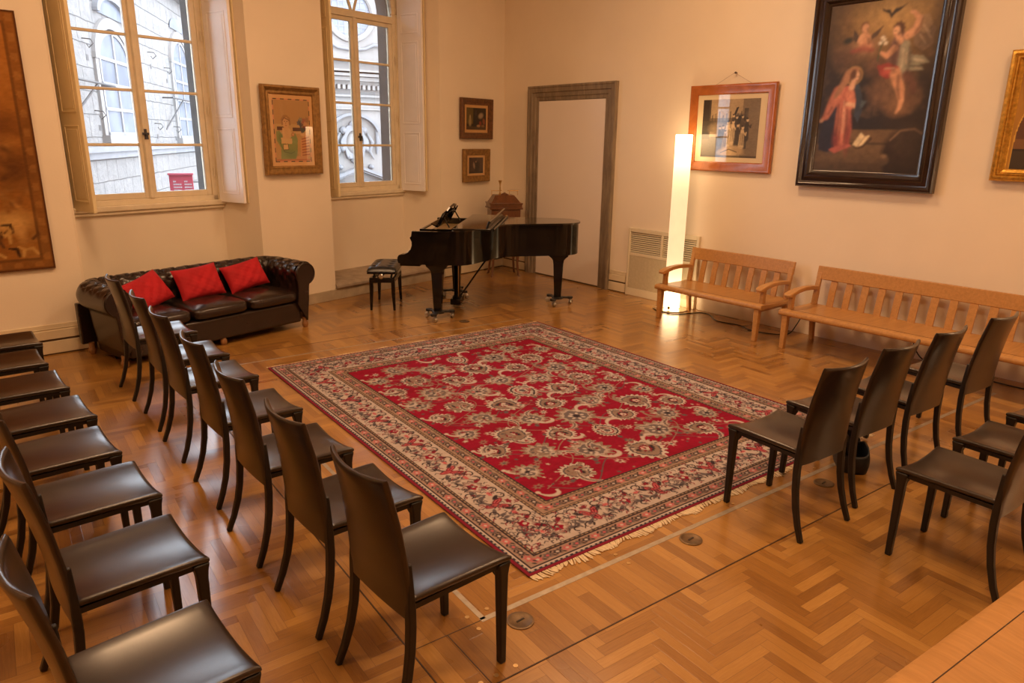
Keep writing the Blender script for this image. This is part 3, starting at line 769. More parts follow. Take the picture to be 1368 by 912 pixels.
left_outer = [
 (.32, 6.245, 2, 'leather chair at the far end of the outer left row, below the tapestry'),
 (.28, 5.665, 2, 'second leather chair from the far end of the outer left row'),
 (.31, 5.04, 2, 'third leather chair from the far end of the outer left row'),
 (.345, 4.43, 3, 'fourth leather chair from the far end of the outer left row'),
 (.345, 3.84, 3, 'fourth leather chair from the near end of the outer left row'),
 (.385, 3.27, 2, 'third leather chair from the near end of the outer left row'),
 (.385, 2.645, 3, 'second leather chair from the near end of the outer left row'),
 (.325, 1.98, 3, 'nearest leather chair of the outer left row, in the bottom left corner')]
right_front = [
 (3.41, 1.785, 84, 'leather chair at the left end of the right front row, by the rug'),
 (3.985, 1.785, 85, 'second leather chair from the left in the right front row'),
 (4.56, 1.745, 85, 'third leather chair from the left in the right front row'),
 (5.245, 1.68, 84, 'lamplit leather chair at the right end of the right front row')]
right_back = [
 (3.60, .985, 87, 'leather chair at the right picture edge nearest the bottom right bench'),
 (4.215, .955, 86, 'middle leather chair of the right back row at the picture edge'),
 (4.855, .90, 86, 'farthest leather chair of the right back row, just a seat corner showing')]
proto = None
for rows, grp in ((left_front, 'chairs of the inner left row'), (left_outer, 'chairs of the outer left row'), (right_front, 'chairs of the right front row'), (right_back, 'chairs of the right back row')):
    for (x, y, a, lab) in rows:
        tl = -.021 if grp.endswith('right front row') and x > 3.5 else 0   # front feet stand on the rug
        if proto is None:
            proto = thing('leather_chair', lab, 'chair', (x, y, 0), rad(a), grp); build_chair(proto); c = proto
        else:
            c = copy_tree(proto); c.location = (x, y, .0065 if tl else 0); c.rotation_euler = (0, tl, rad(a)); tag(c, lab, 'chair', grp)

# ------------------------------------------------------------------ beech benches
def build_bench(root, L, nsl):
    """local: x along the bench 0..L, y from back (0) to front (-.62), z up"""
    dp = .62; sh = .385
    rings = []
    for y, za, zb in ((-dp-.012, sh-.036, sh-.020), (-dp-.006, sh-.048, sh-.008), (-dp+.010, sh-.054, sh+.0), (-dp+.05, sh-.054, sh+.003), (-dp+.08, sh-.042, sh), (-dp+.25, sh-.048, sh-.012), (-.10, sh-.05, sh-.014), (-.03, sh-.048, sh-.008)):
        rings.append([(-.035, y, za), (L+.035, y, za), (L+.035, y, zb), (-.035, y, zb)])
    ob('seat', MB().rings(rings), M['bench'], root, bevel=.010, seg=3)
    ob('seat_groove', MB().box(-.03, L+.03, -dp+.079, -dp+.082, sh-.006, sh+.0015), M['seam'], root)
    for x in (.025, L-.025):
        ob('leg', MB().bar([(x, -dp+.035, sh-.03), (x, -dp+.035, .2), (x, -dp+.03, 0)], [(.058, .058), (.055, .055), (.047, .045)], side=(1,0,0)), M['bench'], root, bevel=.006)
        ob('leg', MB().bar([(x, -.01, .70), (x, -.045, .55), (x, -.065, .40), (x, -.062, .25), (x, -.03, .0)], [(.045, .035), (.048, .042), (.05, .048), (.05, .048), (.045, .042)], side=(1,0,0)), M['bench'], root, bevel=.006)
        ob('side_rail', MB().bar([(x, -.05, sh-.06), (x, -dp+.05, sh-.06)], (.03, .05), side=(1,0,0)), M['bench'], root, bevel=.004)
        # arm rest: upright post, gently arched arm with a rounded wider nose
        a = ob('armrest', MB().bar([(x, -.035, .540), (x, -.15, .558), (x, -.30, .566), (x, -.42, .560), (x, -.52, .545), (x, -.585, .530), (x, -.61, .522)], [(.046, .042), (.05, .042), (.056, .042), (.066, .042), (.080, .042), (.082, .040), (.058, .024)], side=(1,0,0)), M['bench'], root, bevel=.008, seg=3)
        ob('arm_post', MB().bar([(x, -.515, sh-.01), (x, -.515, .46), (x, -.51, .54)], [(.045, .055), (.042, .048), (.044, .06)], side=(1,0,0)), M['bench'], a, bevel=.005)
    # leaning back: head rail, slats
    tilt = lambda z: -.060+(z-sh)*.155
    ob('backrest_rail', MB().bar([(-.005, tilt(.69), .695), (L*.25, tilt(.69)+.012, .695), (L*.5, tilt(.69)+.016, .695), (L*.75, tilt(.69)+.012, .695), (L+.005, tilt(.69), .695)], (.135, .030), side=(0, .155, 1)), M['bench'], root, bevel=.007)
    for k in range(nsl):
        x = .025+(L-.05)*(k+1)/(nsl+1)
        ob('slat', MB().bar([(x, tilt(sh)+.0, sh-.02), (x, tilt(.52)+.004, .52), (x, tilt(.64)+.012, .64)], (.066, .016), side=(1,0,0)), M['bench'], root, bevel=.003)
b1 = thing('wooden_bench', 'short beech bench with slatted back beside the glowing lamp', 'bench', (6.955, 5.055, 0), rad(-90), 'beech benches'); build_bench(b1, 1.285, 7)
b2 = thing('wooden_bench', 'long beech bench with slatted back along the right wall', 'bench', (6.955, 3.505, 0), rad(-90.5), 'beech benches'); build_bench(b2, 2.55, 15)
b3 = thing('wooden_bench', 'beech bench seat in the bottom right corner, close to the camera', 'bench', (3.80, -.155, 0), rad(174.3), 'beech benches'); build_bench(b3, 2.45, 15)

# ------------------------------------------------------------------ tufted sofa
def build_sofa():
    L = 2.12; DP = .80
    root = thing('chesterfield_sofa', 'dark brown button-tufted leather sofa below the left window', 'sofa', SD(-3.045, -.075), WA)
    # local x 0..L, y 0 (back) .. -DP (front)
    rc = .118; xi, yb, R = rc+.005, -rc-.01, .18
    yf = -DP+.03
    path = []
    for t in np.linspace(yf, yb-R, 34): path.append((xi, t, -1, 0))
    for a in np.linspace(0, PI/2, 14)[1:-1]: path.append((xi+R-R*math.cos(a), yb-R+R*math.sin(a), -math.cos(a), math.sin(a)))
    for t in np.linspace(xi+R, L-xi-R, 84): path.append((t, yb, 0, 1))
    for a in np.linspace(0, PI/2, 14)[1:-1]: path.append((L-xi-R+R*math.sin(a), yb-R+R*math.cos(a), math.sin(a), math.cos(a)))
    for t in np.linspace(yb-R, yf, 34): path.append((L-xi, t, 1, 0))
    P = np.array(path); seg = np.hypot(np.diff(P[:,0]), np.diff(P[:,1])); S_ = np.concatenate([[0], np.cumsum(seg)])
    zc = .575
    prof = [(-.115, .27), (-.105, .33), (-.098, .38), (-.095, .42), (-.096, .46), (-.100, .50), (-.110, .54)]
    for a in np.linspace(rad(178), rad(-62), 26): prof.append((rc*math.cos(a), zc+rc*math.sin(a)))
    prof += [(.040, .465), (.034, .43), (.024, .30), (.006, .17), (-.004, .075)]
    pr = np.array(prof); dl = np.concatenate([[0], np.cumsum(np.hypot(*np.diff(pr, axis=0).T))])
    nrm = np.zeros_like(pr); tg = np.gradient(pr, axis=0); nrm[:,0] = -tg[:,1]; nrm[:,1] = tg[:,0]; nrm /= np.linalg.norm(nrm, axis=1)[:,None]+1e-9
    mid = pr-np.array([0, zc-.05]);  sgn = np.sign((nrm*mid).sum(1)); nrm *= np.where(sgn == 0, 1, sgn)[:,None]
    tuft0, tuft1 = .05, dl[6]+rc*2.9
    px, pv = .145, .082
    rings = []
    for k in range(len(P)):
        x, y, ox, oy = P[k]; ring = []
        for j in range(len(pr)):
            o, z = pr[j]; dd = 0
            if tuft0 < dl[j] < tuft1:
                vv = (dl[j]-tuft0)/pv; uu = S_[k]/px
                # diamond lattice of buttons
                a1, a2 = uu+vv/2, uu-vv/2
                d1 = abs(a1-round(a1)); d2 = abs(a2-round(a2))
                btn = math.exp(-((d1*d1+d2*d2)/.030)); fold = max(math.exp(-(d1/.085)**2), math.exp(-(d2/.085)**2))
                fade = min(1, (dl[j]-tuft0)/.05, (tuft1-dl[j])/.05)
                dd = (-.030*btn-.012*fold+.010)*fade
            o2, z2 = o+nrm[j][0]*dd, z+nrm[j][1]*dd
            ring.append((x+ox*o2, y+oy*o2, z2))
        rings.append(ring)
    ob('arms_and_back', MB().rings(rings, caps=False), M['sofa'], root, smooth=180)
    # scroll fronts of the arms
    for side in (0, 1):
        fp = [(o, z) for o, z in prof]
        cx = xi if side == 0 else L-xi; sg = -1 if side == 0 else 1
        m = MB(); pts = [(cx+sg*o, z) for o, z in fp]
        m.prism(pts, 0, .034, Matrix(((1,0,0,0),(0,0,-1,yf+.004),(0,1,0,0),(0,0,0,1))))
        ar = ob('arm_front', m, M['sofa'], root, bevel=.008, seg=3)
        ob('piping', MB().tube([(cx+sg*o*.9, yf-.03, zc+(z-zc)*.93) for o, z in fp[6:33]], .006, 6), M['sofa'], ar, smooth=180)
    ob('seat_base', MB().box(.18, L-.18, -DP+.045, -.16, .066, .285), M['sofa'], root, bevel=.02, seg=3)
    ob('back_panel', MB().box(.06, L-.06, -.09, -.03, .10, .48), M['sofa'], root, bevel=.01)
    def cushion(x0, x1):
        def f(u, v):
            a = u*2*PI; ph = (v-.5)*PI
            n = .28
            sp = lambda c, e: math.copysign(abs(c)**e, c)
            cxx = sp(math.cos(ph), .5)
            X = sp(math.cos(a), n)*cxx; Y = sp(math.sin(a), n)*cxx; Z = sp(math.sin(ph), .55)
            crown = .022*(1-X*X)*(1-Y*Y)*(1 if Z > 0 else 0)
            wr = .003*math.sin(9*X+5*Y+x0*20)*(1 if Z > 0 else 0)
            return ((x0+x1)/2+X*(x1-x0)/2, (-DP+.03-.15)/2-.03+Y*(DP-.20)/2, .345+Z*.068+crown+wr)
        return MB().grid(f, 56, 24, cu=True)
    w = (L-.39)/3
    for k in range(3):
        c = ob('seat_cushion', cushion(.195+w*k+.003, .195+w*(k+1)-.003), M['sofa'], root, smooth=180)
    for (x, y) in ((.13, -DP+.06), (L-.13, -DP+.06), (.13, -.10), (L-.13, -.10), (L*.5, -DP+.075)):
        ob('foot', MB().lathe([(0, 0), (.022, 0), (.028, .012), (.034, .035), (.031, .055), (.024, .065), (.024, .11), (0, .11)], 18, (x, y, 0)), M['sofafoot'], root, smooth=50)
    # scatter cushions
    def pillow(lab, x, y, z, w, h, lean, yaw, roll, seed):
        rg = np.random.default_rng(seed); ph = rg.random(6)*6
        def f(u, v):
            uu, vv = 2*u-1, 2*v-1
            return uu, vv
        n = 30; vs = []; fs = []
        for s in (1, -1):
            for j in range(n+1):
                for i in range(n+1):
                    a, b = 2*i/n-1, 2*j/n-1
                    pin = 1-.07*(1-abs(a)**2)*abs(b)**3*0; X = a*w/2*(1-.055*(1-b*b)*a*a*1.0); Y = b*h/2*(1-.075*(1-a*a)*b*b)
                    th = .072*((1-a**4)**.55)*((1-b**4)**.55)
                    wr = .006*math.sin(7*a+5*b+ph[0])*(1-a*a)*(1-b*b)+.004*math.sin(13*a-9*b+ph[1])*(1-b**4)*(1-a**4)+.003*math.sin(21*(a+b)+ph[2])*(1-b**4)*(1-a**4)
                    vs.append((X, s*th+wr, Y))
        N = (n+1)**2
        for s in range(2):
            for j in range(n):
                for i in range(n):
                    q = [s*N+j*(n+1)+i, s*N+j*(n+1)+i+1, s*N+(j+1)*(n+1)+i+1, s*N+(j+1)*(n+1)+i]; fs.append(tuple(q if s else q[::-1]))
        o = ob('scatter_cushion', MB().add(vs, fs), M['pillow'], None, smooth=180)
        w_ = root.matrix_world if False else Matrix.Translation(SD(-3.045, -.075)) @ Matrix.Rotation(WA, 4, 'Z')
        o.matrix_world = w_ @ Matrix.Translation((x, y, z)) @ Matrix.Rotation(yaw, 4, 'Z') @ Matrix.Rotation(lean, 4, 'X') @ Matrix.Rotation(roll, 4, 'Y')
        tag(o, lab, 'cushion', 'red scatter cushions on the sofa')
    pillow('left red cushion on the leather sofa, partly behind chair backs', .56, -.36, .545, .46, .32, rad(-32), rad(14), rad(-14), 1)
    pillow('middle red cushion leaning on the back of the leather sofa', 1.085, -.335, .56, .46, .33, rad(-26), rad(0), rad(-4), 2)
    pillow('right red cushion leaning on the back of the leather sofa', 1.58, -.345, .56, .44, .30, rad(-28), rad(-6), rad(-10), 3)
build_sofa()

# ------------------------------------------------------------------ grand piano
def build_piano():
    root = thing('grand_piano', 'black lacquered grand piano with open music desk in the far corner', 'piano', (4.25, 6.47, 0), rad(-45))
    # local x = towards the tail, y = towards the bass side
    ya, yb_ = -.06, 1.40
    ctrl = [(.20, ya), (.27, -.055), (.36, -.01), (.43, .09), (.49, .22), (.55, .37), (.62, .51), (.72, .62), (.86, .69), (1.02, .745), (1.2, .80), (1.36, .85), (1.46, .90), (1.535, 1.0), (1.555, 1.12), (1.53, 1.245), (1.45, 1.34), (1.33, 1.39), (1.2, yb_)]
    out = [(-.19, ya)]
    for i in range(len(ctrl)-1):
        p_ = [Vector(ctrl[max(0, min(len(ctrl)-1, i+k))]) for k in (-1, 0, 1, 2)]
        for t in (0, .34, .67): out.append(tuple(.5*((2*p_[1])+(p_[2]-p_[0])*t+(2*p_[0]-5*p_[1]+4*p_[2]-p_[3])*t*t+(3*p_[1]-p_[0]-3*p_[2]+p_[3])*t**3)))
    out += [ctrl[-1], (-.19, yb_)]
    z0, z1 = .625, .985
    def inset(poly, d):
        n = len(poly); res = []
        for i in range(n):
            a, b, c = Vector(poly[i-1]), Vector(poly[i]), Vector(poly[(i+1) % n]); e1 = (b-a).normalized(); e2 = (c-b).normalized()
            n1 = Vector((-e1.y, e1.x)); n2 = Vector((-e2.y, e2.x)); m = (n1+n2); m = m/(m.length_squared/2+1e-6) if m.length > .01 else n1
            res.append(tuple(b+m*d))
        return res
    n = len(out); inn = inset(out, .035); m = MB()
    m.prism(out, z0, .905)
    vs = [(x, y, z) for z in (.905, z1) for (x, y) in out]+[(x, y, z) for z in (.905, z1) for (x, y) in inn]
    fs = []
    for i in range(n):
        j = (i+1) % n
        if i == n-1: continue
        fs += [(i, j, n+j, n+i), (2*n+j, 2*n+i, 3*n+i, 3*n+j), (n+i, n+j, 3*n+j, 3*n+i)]
    m.add(vs, fs)
    ob('case', m, M['piano'], root, smooth=38)
    ob('iron_plate', MB().prism([(x, y) for x, y in inset(out, .05)], .90, .915), M['gold'], root)
    # lid: rear part lying flat and the front flap folded back on top, its lip standing up
    def clip(poly, x0, x1):
        r = []
        n = len(poly)
        for side, lim in ((1, x0), (-1, x1)):
            r = []
            for i in range(len(poly)):
                a, b = poly[i], poly[(i+1) % len(poly)]; ia = side*(a[0]-lim) >= 0; ib = side*(b[0]-lim) >= 0
                if ia: r.append(a)
                if ia != ib:
                    t = (lim-a[0])/(b[0]-a[0]); r.append((lim, a[1]+(b[1]-a[1])*t))
            poly = r
        return poly
    oo = inset(out, -.02)
    ob('lid', MB().prism(clip(oo, .215, 3), z1+.002, z1+.022), M['pianotop'], root, bevel=.004)
    fl = [(2*.215-x, y) for x, y in clip(oo, -.20, .215)][::-1]
    flap = ob('lid_flap', MB().prism(fl, z1+.026, z1+.044), M['pianotop'], root, bevel=.004)
    lp = MB(); lp.bar([(.60, ya-.015, z1+.075), (.60, yb_+.015, z1+.075)], (.11, .024), side=(.38, 0, 1))
    ob('lid_flap_lip', lp, M['pianotop'], flap, bevel=.004)
    ob('lid_hinge', MB().tube([(.215, ya-.015, z1+.026), (.215, yb_+.015, z1+.026)], .006, 8).tube([(.66, ya-.0, z1+.034), (.66, yb_-.01, z1+.034)], .012, 8), M['pianotop'], flap, smooth=60)
    # cheeks (key arms) with scrolled front
    prof = [(-.185, .625), (-.33, .625), (-.385, .635), (-.395, .67), (-.392, .70), (-.378, .722), (-.35, .732), (-.315, .735), (-.275, .755), (-.245, .79), (-.232, .83), (-.232, .87), (-.245, .90), (-.252, .915), (-.235, .93), (-.228, .985), (-.185, .985)]
    for y0 in (ya, yb_-.055):
        ob('key_arm', MB().prism(prof, 0, .055, Matrix(((1,0,0,0),(0,0,1,y0),(0,1,0,0),(0,0,0,1)))), M['piano'], root, bevel=.006)
    ob('key_bed', MB().box(-.375, -.15, ya+.03, yb_-.03, .60, .655), M['piano'], root, bevel=.008)
    ob('key_slip', MB().box(-.385, -.36, ya+.05, yb_-.05, .655, .70), M['piano'], root, bevel=.005)
    kb = MB(); nk = 52; kw = (yb_-ya-.22)/nk
    for k in range(nk): kb.box(-.355, -.205, ya+.11+kw*k+.0008, ya+.11+kw*(k+1)-.0008, .66, .715)
    key = ob('keyboard', kb, M['ivory'], root)
    bk = MB()
    for k in range(nk-1):
        if (k % 7) in (0, 2, 3, 5, 6): bk.box(-.305, -.205, ya+.11+kw*(k+1)-.006, ya+.11+kw*(k+1)+.006, .715, .728)
    ob('black_keys', bk, M['piano'], key)
    for y0 in (ya+.055, yb_-.11): ob('key_block', MB().box(-.36, -.2, y0, y0+.055, .655, .73), M['piano'], root, bevel=.006)
    ob('fallboard', MB().prism([(-.205, .72), (-.195, .72), (-.175, .90), (-.19, .905)], ya+.055, yb_-.055, Matrix(((1,0,0,0),(0,0,1,0),(0,1,0,0),(0,0,0,1)))), M['piano'], root, bevel=.004)
    # music desk: tilted lattice board on a sliding frame
    t = Matrix.Translation((-.02, .67, 1.0)) @ Matrix.Rotation(rad(30), 4, 'Y')
    d = MB(); hw = .40
    pts = [(-hw, 0), (hw, 0), (hw, .12), (hw-.05, .17), (hw-.14, .19), (hw-.18, .235), (.0, .26), (-hw+.18, .235), (-hw+.14, .19), (-hw+.05, .17), (-hw, .12)]
    TM = t @ Matrix(((0,0,1,0),(1,0,0,0),(0,1,0,0),(0,0,0,1)))
    pin = [(x*.86, .02+z*.80) for x, z in pts]; nn = len(pts)
    vs = [(x, z, w) for w in (-.007, .007) for (x, z) in pts]+[(x, z, w) for w in (-.007, .007) for (x, z) in pin]
    fs = []
    for i in range(nn):
        j = (i+1) % nn; fs += [(i, j, nn+j, nn+i), (2*nn+j, 2*nn+i, 3*nn+i, 3*nn+j), (j, i, 2*nn+i, 2*nn+j), (nn+i, nn+j, 3*nn+j, 3*nn+i)]
    d.add(vs, fs, TM)
    for k in range(-4, 5):
        x = k*.075; d.bar([TM @ Vector((x-.03, .02, 0)), TM @ Vector((x+.03, .20-abs(k)*.012, 0))], (.045, .012), side=TM.to_3x3() @ Vector((0,0,1)))
        d.bar([TM @ Vector((x+.03, .02, 0)), TM @ Vector((x-.03, .20-abs(k)*.012, 0))], (.045, .012), side=TM.to_3x3() @ Vector((0,0,1)))
    d.box(-.014, .014, -hw, hw, -.004, .006, t); d.box(-.07, .0, -hw, hw, -.008, .002, t)
    desk = ob('music_desk', d, M['piano'], root)
    fr = MB(); fr.box(-.17, .19, .08, .105, .972, .995); fr.box(-.17, .19, 1.235, 1.26, .972, .995); fr.box(-.17, -.145, .08, 1.26, .975, .992); fr.box(.165, .19, .08, 1.26, .975, .992)
    fr.tube([(.12, .30, .99), (.055, .30, 1.10), (.085, .30, 1.17)], .008); fr.tube([(.12, 1.04, .99), (.055, 1.04, 1.10), (.085, 1.04, 1.17)], .008)
    ob('desk_rail', fr, M['piano'], desk)
    # legs standing on three-armed castor dollies
    for (x, y, a) in ((.03, .035, .4), (.03, 1.26, 1.4), (1.33, 1.00, .2)):
        m = MB(); m.rings([[(x-w, y-w2, z), (x+w, y-w2, z), (x+w, y+w2, z), (x-w, y+w2, z)] for z, w, w2 in ((.64, .125, .075), (.60, .115, .07), (.575, .085, .064), (.55, .067, .058), (.50, .060, .055), (.15, .044, .044), (.09, .042, .042))])
        m.box(x-.115, x+.115, y-.075, y+.075, .605, .635)
        lg = ob('leg', m, M['piano'], root, bevel=.008)
        dl = MB()
        for q in range(3):
            an = a+q*2*PI/3; cx, cy = x+.155*math.cos(an), y+.155*math.sin(an)
            dl.bar([(x, y, .088), (x+.08*math.cos(an), y+.08*math.sin(an), .086), (cx, cy, .082)], [(.075, .022), (.06, .02), (.05, .018)], side=(-math.sin(an), math.cos(an), 0))
            dl.lathe([(.0, .07), (.036, .07), (.036, .096), (.0, .098)], 16, (cx, cy, 0))
            wx, wy = cx+.02*math.cos(an+1), cy+.02*math.sin(an+1); wh = MB()
            R_ = Matrix.Translation((wx, wy, .030)) @ Matrix.Rotation(an+1, 4, 'Z') @ Matrix.Rotation(PI/2, 4, 'X')
            wh.lathe([(0, -.018), (.024, -.018), (.030, -.014), (.030, -.006), (.022, -.003), (.022, .003), (.030, .006), (.030, .014), (.024, .018), (0, .018)], 18, (0, 0, 0), R_)
            wh.tube([(wx, wy, .03), (cx, cy, .075)], .012, 8)
            ob('castor_wheel', wh, M['steel'], lg, smooth=40)
        dl.lathe([(0, .07), (.07, .07), (.07, .095), (0, .098)], 20, (x, y, 0))
        ob('castor_dolly', dl, M['blackmetal'], lg, bevel=.003)
    # pedal lyre
    ly = MB(); y0 = .66
    for s in (-1, 1): ly.bar([(.14, y0+s*.075, .63), (.14, y0+s*.06, .45), (.14, y0+s*.072, .20), (.14, y0+s*.085, .10)], [(.05, .05), (.035, .045), (.035, .045), (.04, .05)], side=(0,1,0))
    ly.box(.105, .175, y0-.11, y0+.11, .60, .63); lb = ly.box(.08, .20, y0-.14, y0+.14, .055, .125)
    lyre = ob('pedal_lyre', ly, M['piano'], root, bevel=.006)
    pd = MB()
    for s in (-.065, 0, .065): pd.bar([(.10, y0+s, .085), (.0, y0+s, .075), (-.05, y0+s, .06), (-.075, y0+s, .058)], [(.014, .012), (.018, .010), (.032, .008), (.028, .006)], side=(0,1,0))
    for s in (-.03, .03): pd.tube([(.15, y0+s, .12), (.15, y0+s, .62)], .005, 8)
    ob('pedal', pd, M['brass'], lyre, smooth=40)
    br = MB()
    for s in (-1, 1): br.tube([(.16, y0+s*.09, .11), (.52, y0+s*.06, .63)], .009, 8)
    ob('lyre_brace', br, M['piano'], lyre, smooth=60)
build_piano()

# ------------------------------------------------------------------ piano stool
def build_stool():
    root = thing('piano_stool', 'black padded piano stool with turned height knobs at the keyboard', 'stool', (4.19, 7.43, 0), rad(51.6))
    hx, hy = .30, .135
    for sx in (-1, 1):
        for sy in (-1, 1):
            ob('leg', MB().bar([(sx*(hx-.02), sy*(hy-.01), .37), (sx*(hx-.018), sy*(hy-.008), .2), (sx*(hx-.01), sy*hy, 0)], [(.045, .045), (.04, .04), (.026, .026)], side=(0,1,0)), M['piano'], root, bevel=.004)
    fr = MB(); fr.box(-hx, hx, -hy-.01, -hy+.016, .33, .385); fr.box(-hx, hx, hy-.016, hy+.01, .33, .385); fr.box(-hx-.002, -hx+.024, -hy, hy, .33, .385); fr.box(hx-.024, hx+.002, -hy, hy, .33, .385)
    ob('frame', fr, M['piano'], root, bevel=.003)
    sc_ = MB()
    for sx in (-1, 1):
        sc_.bar([(sx*.25, -.1, .385), (sx*.10, -.1, .44)], (.02, .014), side=(0,1,0)); sc_.bar([(sx*.25, .1, .385), (sx*.10, .1, .44)], (.02, .014), side=(0,1,0))
    sc_.box(-.3, .3, -.012, .012, .40, .424)
    ob('lift_scissor', sc_, M['blackmetal'], root)
    kn = MB()
    for sx in (-1, 1): kn.lathe([(0, 0), (.012, 0), (.012, .02), (.028, .028), (.030, .045), (.02, .055), (0, .056)], 16, (0, 0, 0), Matrix.Translation((sx*.30, 0, .412)) @ Matrix.Rotation(sx*PI/2, 4, 'Y'))
    ob('height_knob', kn, M['steel'], root, smooth=40)
    ob('seat_base', MB().box(-.33, .33, -.165, .165, .435, .462), M['piano'], root, bevel=.006)
    def f(u, v):
        x, y = (2*u-1), (2*v-1)
        ez = (1-abs(x)**8)*(1-abs(y)**6); b = 0
        for bx in (-.66, -.22, .22, .66):
            for by in (-.5, .5): b += math.exp(-(((x-bx)*.33)**2+((y-by)*.165)**2)/.0009)
        return (x*.335, y*.17, .463+.058*ez**.4-.018*b)
    ob('cushion', MB().grid(f, 49, 29), M['stoolleather'], root, smooth=180)
build_stool()

# ------------------------------------------------------------------ small writing desk in the corner
def build_desk():
    root = thing('writing_desk', 'small reddish wooden slant-topped desk in the corner behind the piano', 'desk', (6.58, 8.15, 0), rad(-27))
    w, d = .215, .16
    for sx in (-1, 1):
        for sy in (-1, 1):
            ob('leg', MB().bar([(sx*(w-.03), sy*(d-.03), .46), (sx*(w-.025), sy*(d-.025), .40), (sx*(w-.035), sy*(d-.03), .2), (sx*(w-.02), sy*(d-.01), .02), (sx*(w+.0), sy*(d+.005), 0)], [(.05, .05), (.05, .05), (.032, .032), (.026, .026), (.034, .03)], side=(0,1,0)), M['mahog'], root, bevel=.005)
    m = MB(); m.box(-w, w, -d, d, .45, .98); m.prism([(-w, .45), (-w+.04, .40), (-.07, .385), (0, .36), (.07, .385), (w-.04, .40), (w, .45)], -d, -d+.02, Matrix(((1,0,0,0),(0,0,1,0),(0,1,0,0),(0,0,0,1))))
    ob('cabinet', m, M['mahog'], root, bevel=.006)
    for z in (.50, .66, .82):
        dr_ = ob('drawer', MB().box(-w+.03, w-.03, -d-.012, -d+.01, z, z+.14), M['mahog'], root, bevel=.004)
        ob('drawer_knob', MB().lathe([(0, 0), (.008, 0), (.014, .014), (0, .02)], 12, (0, 0, 0), Matrix.Translation((0, -d-.012, z+.07)) @ Matrix.Rotation(PI/2, 4, 'X')), M['brass'], dr_, smooth=40)
    c = MB(); c.box(-w-.03, w+.03, -d-.03, d+.02, .98, 1.005); c.box(-w-.018, w+.018, -d-.018, d+.01, 1.005, 1.05)
    c.box(-w-.028, w+.028, -d-.028, d+.018, 1.05, 1.068)
    c.rings([[(-a, -b, z), (a, -b, z), (a, d, z), (-a, d, z)] for z, a, b in ((1.068, w, d), (1.13, .17, .11), (1.165, .145, .06), (1.172, .14, .055))])
    tp = ob('slanted_top', c, M['mahog'], root, bevel=.004)
    cr_ = MB().prism([(-.06, 1.17), (.06, 1.17), (.045, 1.19), (.015, 1.205), (0, 1.215), (-.015, 1.205), (-.045, 1.19)], -.05, -.02, Matrix(((1,0,0,0),(0,0,1,0),(0,1,0,0),(0,0,0,1))))
    ob('crest', cr_, M['mahog'], tp, bevel=.004)
    g = MB()
    for x in (-.19, -.07, .07, .19):
        g.tube([(x, -.045, 1.17), (x, -.045, 1.235)], .004, 8)
    for x0, x1 in ((-.20, -.04), (.04, .20)): g.tube([(x0, -.045, 1.235), (x1, -.045, 1.235)], .005, 8)
    ob('brass_gallery', g, M['brass'], tp, smooth=60)
    cs = MB().lathe([(0, 0), (.03, 0), (.03, .008), (.012, .018), (.007, .04), (.009, .08), (.007, .12), (.010, .15), (.020, .18), (.026, .20), (.024, .203), (.008, .19), (0, .19)], 18)
    o = ob('candlestick', cs, M['brass'], None, smooth=45); o.location = (6.58-.045, 8.15+.035, 1.174); tag(o, 'slender brass candlestick on top of the small corner desk', 'candlestick')
build_desk()

# ------------------------------------------------------------------ radiator cover
def build_radiator():
    root = thing('radiator_cover', 'cream heater casing with slatted grille on the right wall behind the lamp', 'radiator', (XW, 6.145, 0), rad(-90))
    # local x along wall (towards the camera side), y negative = into the room
    w, h = 1.10, .875; f = MB()
    f.box(0, w, -.035, -.001, .0, .10); f.box(0, .035, -.035, -.001, .10, h); f.box(w-.035, w, -.035, -.001, .10, h); f.box(.035, w-.035, -.035, -.001, h-.05, h); f.box(.035, w-.035, -.035, -.001, .525, .565)
    f.box(w*.5-.015, w*.5+.015, -.034, -.001, .565, h-.05)
    ob('casing', f, M['radcase'], root, bevel=.004)
    ob('front_panel', MB().box(.035, w-.035, -.031, -.001, .10, .525), M['radpanel'], root, bevel=.004)
    for x0, x1 in ((.035, w*.5-.015), (w*.5+.015, w-.035)):
        g = ob('grille', MB().box(x0, x1, -.008, -.001, .565, h-.05), M['dark'], root)
        m = MB()
        for k in range(10):
            z = .575+k*.0255; m.prism([(-.028, z), (-.024, z-.004), (-.006, z+.010), (-.010, z+.014)], x0, x1, Matrix(((0,0,1,0),(1,0,0,0),(0,1,0,0),(0,0,0,1))))
        ob('louvre', m, M['radcase'], g)
build_radiator()

# ------------------------------------------------------------------ floor lamp and cables
def floor_lamp(x, y, label):
    root = thing('floor_lamp', label, 'lamp', (x, y, 0), 0)
    ob('base', MB().lathe([(0, 0), (.19, 0), (.19, .006), (.185, .010), (.05, .014), (0, .014)], 40), M['lampbase'], root, smooth=30)
    r = .094
    ob('lamp_shade', MB().lathe([(r-.004, .03), (r, .03), (r, 2.025), (r-.004, 2.025), (r-.006, 2.0), (r-.006, .05)], 40), M['lamp'], root, smooth=30)
    cp = MB().lathe([(0, .014), (r-.012, .014), (r-.012, .032), (0, .034)], 24); cp.lathe([(0, 1.985), (r-.012, 1.985), (r-.012, 1.995), (0, 1.995)], 24)
    ob('diffuser_cap', cp, M['lamp'], root, smooth=40)
    ob('foot_switch', MB().box(-.105, -.085, -.05, -.02, .02, .055), M['brass'], root, bevel=.003)
    return root
floor_lamp(6.82, 5.21, 'tall glowing cylinder floor lamp beside the short bench')
